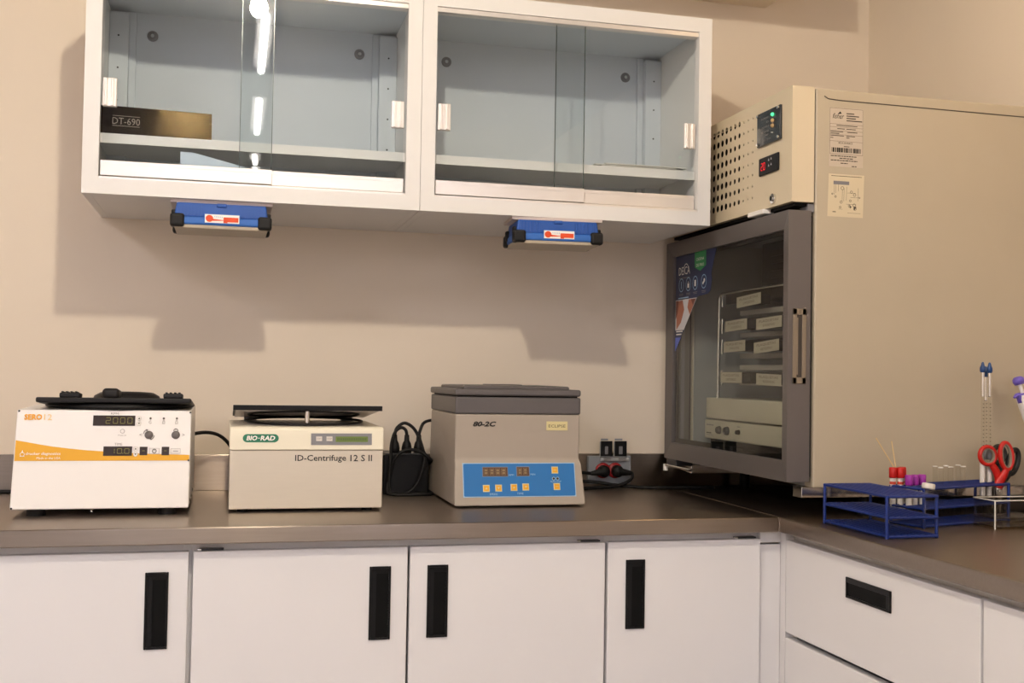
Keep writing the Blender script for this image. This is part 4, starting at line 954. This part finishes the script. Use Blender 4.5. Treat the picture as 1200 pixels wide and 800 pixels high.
# blood sedimentation pipettes
for i, (dx, dy, zt_) in enumerate(((.254, .036, 1.251), (.285, .050, 1.241), (.276, .034, 1.250))):
    x, y = rb(dx, dy)
    t = thing('pipette', ['left graduated glass pipette with blue bulb in the tube rack', 'middle graduated glass pipette, its blue bulb lowest', 'right graduated glass pipette with blue bulb, beside the red scissors'][i], 'pipette', (x, y, .9085), group='graduated pipettes in the rack')
    part(t, 'vial', MB().lathe((x, y, .9085), (0, 0, 1), [(0, 0), (.0055, .002), (.0058, .006), (.0058, .125)], TUBEGL, n=14))
    part(t, 'vial_label', MB().lathe((x, y, .955), (0, 0, 1), [(.0061, 0), (.0061, .075)], BLOOD, n=14))
    part(t, 'collar', MB().lathe((x, y, 1.036), (0, 0, 1), [(0, 0), (.0070, 0), (.0070, .012), (.0055, .016), (.0045, .022), (0, .022)], PANELG, n=14))
    part(t, 'stem', MB().cyl((x, y, .93), (x, y, zt_-.07), .0036, TUBEGL, n=12))
    part(t, 'sleeve', MB().cyl((x, y, zt_-.072), (x, y, zt_-.014), .0036, CHROME, n=12))
    m = MB()
    for k in range(13): m.box((x-.0022, y-.0042, 1.06+k*.0085), (x+.0012, y-.0036, 1.0612+k*.0085), INK)
    part(t, 'graduation', m)
    part(t, 'bulb', MB().lathe((x, y, zt_-.018), (0, 0, 1), [(0, 0), (.0052, .001), (.0066, .006), (.0062, .012), (.0040, .017), (.0030, .022), (.0016, .0245), (0, .025)], BLUECAP, n=16))
# tube leaning in the front rack
a, b = Vector((1.170, -1.034, .9445)), Vector((1.180, -1.030, .998))
t = thing('sample_tube', 'clear tube with white cap leaning in the front blue rack', 'tube', (a.x, a.y, a.z))
d = (b-a).normalized()
part(t, 'tube_glass', MB().lathe(a, d, [(0, 0), (.0045, .002), (.0062, .008), (.0062, .054)], TUBEGL, n=16))
part(t, 'cap', MB().lathe(b, d, [(0, -.002), (.0125, -.002), (.0130, .0), (.0130, .007), (.0120, .009), (0, .009)], BUTW, n=20))

# ------------------------------------------------------------------ scissors standing in the rack
def scissors(base, rz, mcol, inner, label, s=1.0):
    t = thing('scissors', label, 'scissors', base, rz, group=None)   # local: x sideways, z up, thin in y; blades down
    def loop(cx, cz, rx, rz_, ang, n=28):
        out = []
        for i in range(n):
            a = 2*math.pi*i/n; px, pz = rx*math.cos(a), rz_*math.sin(a)
            out.append(Vector((cx+px*math.cos(ang)-pz*math.sin(ang), 0, cz+px*math.sin(ang)+pz*math.cos(ang))))
        return out
    for k, (cx, cz, rx, rz_, ang, neck) in enumerate(((-.0235, .1215, .0185, .0200, .25, [(-.0150, .104), (-.004, .088), (.004, .070), (.004, .052)]), (.0175, .1215, .0145, .030, .12, [(.018, .094), (.013, .080), (.004, .066), (-.003, .050)]))):
        yo = -.003 if k else .003
        L = loop(cx, cz, rx, rz_, ang)
        m = MB(); m.tube([p+Vector((0, yo, 0)) for p in L], (.006, .0048), mcol, n=10, closed=True, flat=(0, 1, 0))
        m.tube(smooth([(x, yo, z) for x, z in neck], 4), [(.006, .007+.0012*i/3) for i in range(13)], mcol, n=10, flat=(0, 1, 0))
        h = part(t, 'handle', m, local=True)
        Li = loop(cx, cz, rx-.0040, rz_-.0040, ang)
        m = MB(); m.tube([p+Vector((0, yo, 0)) for p in Li], (.0052, .0026), inner, n=8, closed=True, flat=(0, 1, 0)); part(h, 'grip_lining', m, local=True)
        m = MB(); q = 1 if k else -1
        m.prism([(-.009, .056), (.009, .056), (.007, .02), (q*.003, -.008)], 'y', yo-.001, yo+.001, BLADE); part(t, 'blade', m, local=True)
    m = MB(); m.cyl((0, -.0062, .046), (0, .0062, .046), .004, CHROME, n=12); part(t, 'pivot', m, local=True)
    return t
x, y = rb(.278, .013)
scissors((x, y, .9245), math.radians(-8), SCRED, SCGREY, 'red-handled scissors standing in the blue rack', 1)
x, y = rb(.2865, .064)
scissors((x+.022, y-.004, .9245), math.radians(6), SCBLK, SCBLK, 'black-handled scissors leaning right behind the red pair').rotation_euler = (0, math.radians(24), math.radians(6))

# ------------------------------------------------------------------ micropipette, acrylic box
a = Vector((1.652, -.858, .9)); b = Vector((1.593, -.775, 1.225)); d = (b-a).normalized(); Lp = (b-a).length
t = thing('micropipette', 'white hand pipette with lilac buttons leaning by the incubator side', 'pipette', a)
part(t, 'tip_cone', MB().lathe(a, d, [(0, 0), (.0015, .001), (.004, .09), (.0065, .11), (.0065, .13), (0, .13)], PIPW, n=16))
m = MB(); m.lathe(a, d, [(0, .128), (.009, .130), (.0135, .17), (.017, .24), (.0185, Lp-.055), (.0175, Lp-.045), (0, Lp-.043)], PIPW, n=20); part(t, 'grip', m)
part(t, 'plunger', MB().lathe(a, d, [(.0045, Lp-.048), (.0045, Lp-.018)], PIPW, n=12))
part(t, 'plunger_button', MB().lathe(a, d, [(0, Lp-.019), (.0105, Lp-.018), (.0135, Lp-.012), (.0130, Lp-.005), (.008, Lp), (0, Lp+.001)], LILAC, n=20))
c = a+d*(Lp-.050); sd = Vector((-1, -.15, 0)).normalized()
m = MB(); m.lathe(c+sd*.010, d, [(0, -.012), (.0095, -.012), (.010, .004), (.012, .008), (0, .010)], LILAC, n=16); m.tube([c+sd*.012+d*.006, c+sd*.022+d*.005, c+sd*.031+d*.0], [.006, .005, .0025], LILAC, n=10); part(t, 'ejector_button', m)

t = thing('acrylic_box', 'small clear acrylic box at the right edge before the scissors', 'box', (1.45, -.93, .9))
bx0, by0, bx1, by1, bz = 1.398, -.950, 1.53, -.880, .9605
w_ = .003
part(t, 'base', MB().box((bx0, by0, .9), (bx1, by1, .905), ACREDGE, .0005))
part(t, 'shelf', MB().box((bx0+w_, by0+w_, .922), (bx1-w_, by1-w_, .925), ACREDGE, .0005))
for p0, p1 in (((bx0, by0, .905), (bx1, by0+w_, bz)), ((bx0, by1-w_, .905), (bx1, by1, bz)), ((bx0, by0+w_, .905), (bx0+w_, by1-w_, bz)), ((bx1-w_, by0+w_, .905), (bx1, by1-w_, bz))):
    part(t, 'side_panel', MB().box(p0, p1, ACRYL, .0004))
m = MB(); e = .0016
for z in (.9055, .9235, bz):
    m.tube([(bx0, by0, z), (bx1, by0, z), (bx1, by1, z), (bx0, by1, z)], e, PAPER if z == bz else ACREDGE, n=6, closed=True)
m.tube([(bx0, by0, .9), (bx0, by0, bz)], e, PAPER, n=6)
part(t, 'polished_edge', m)
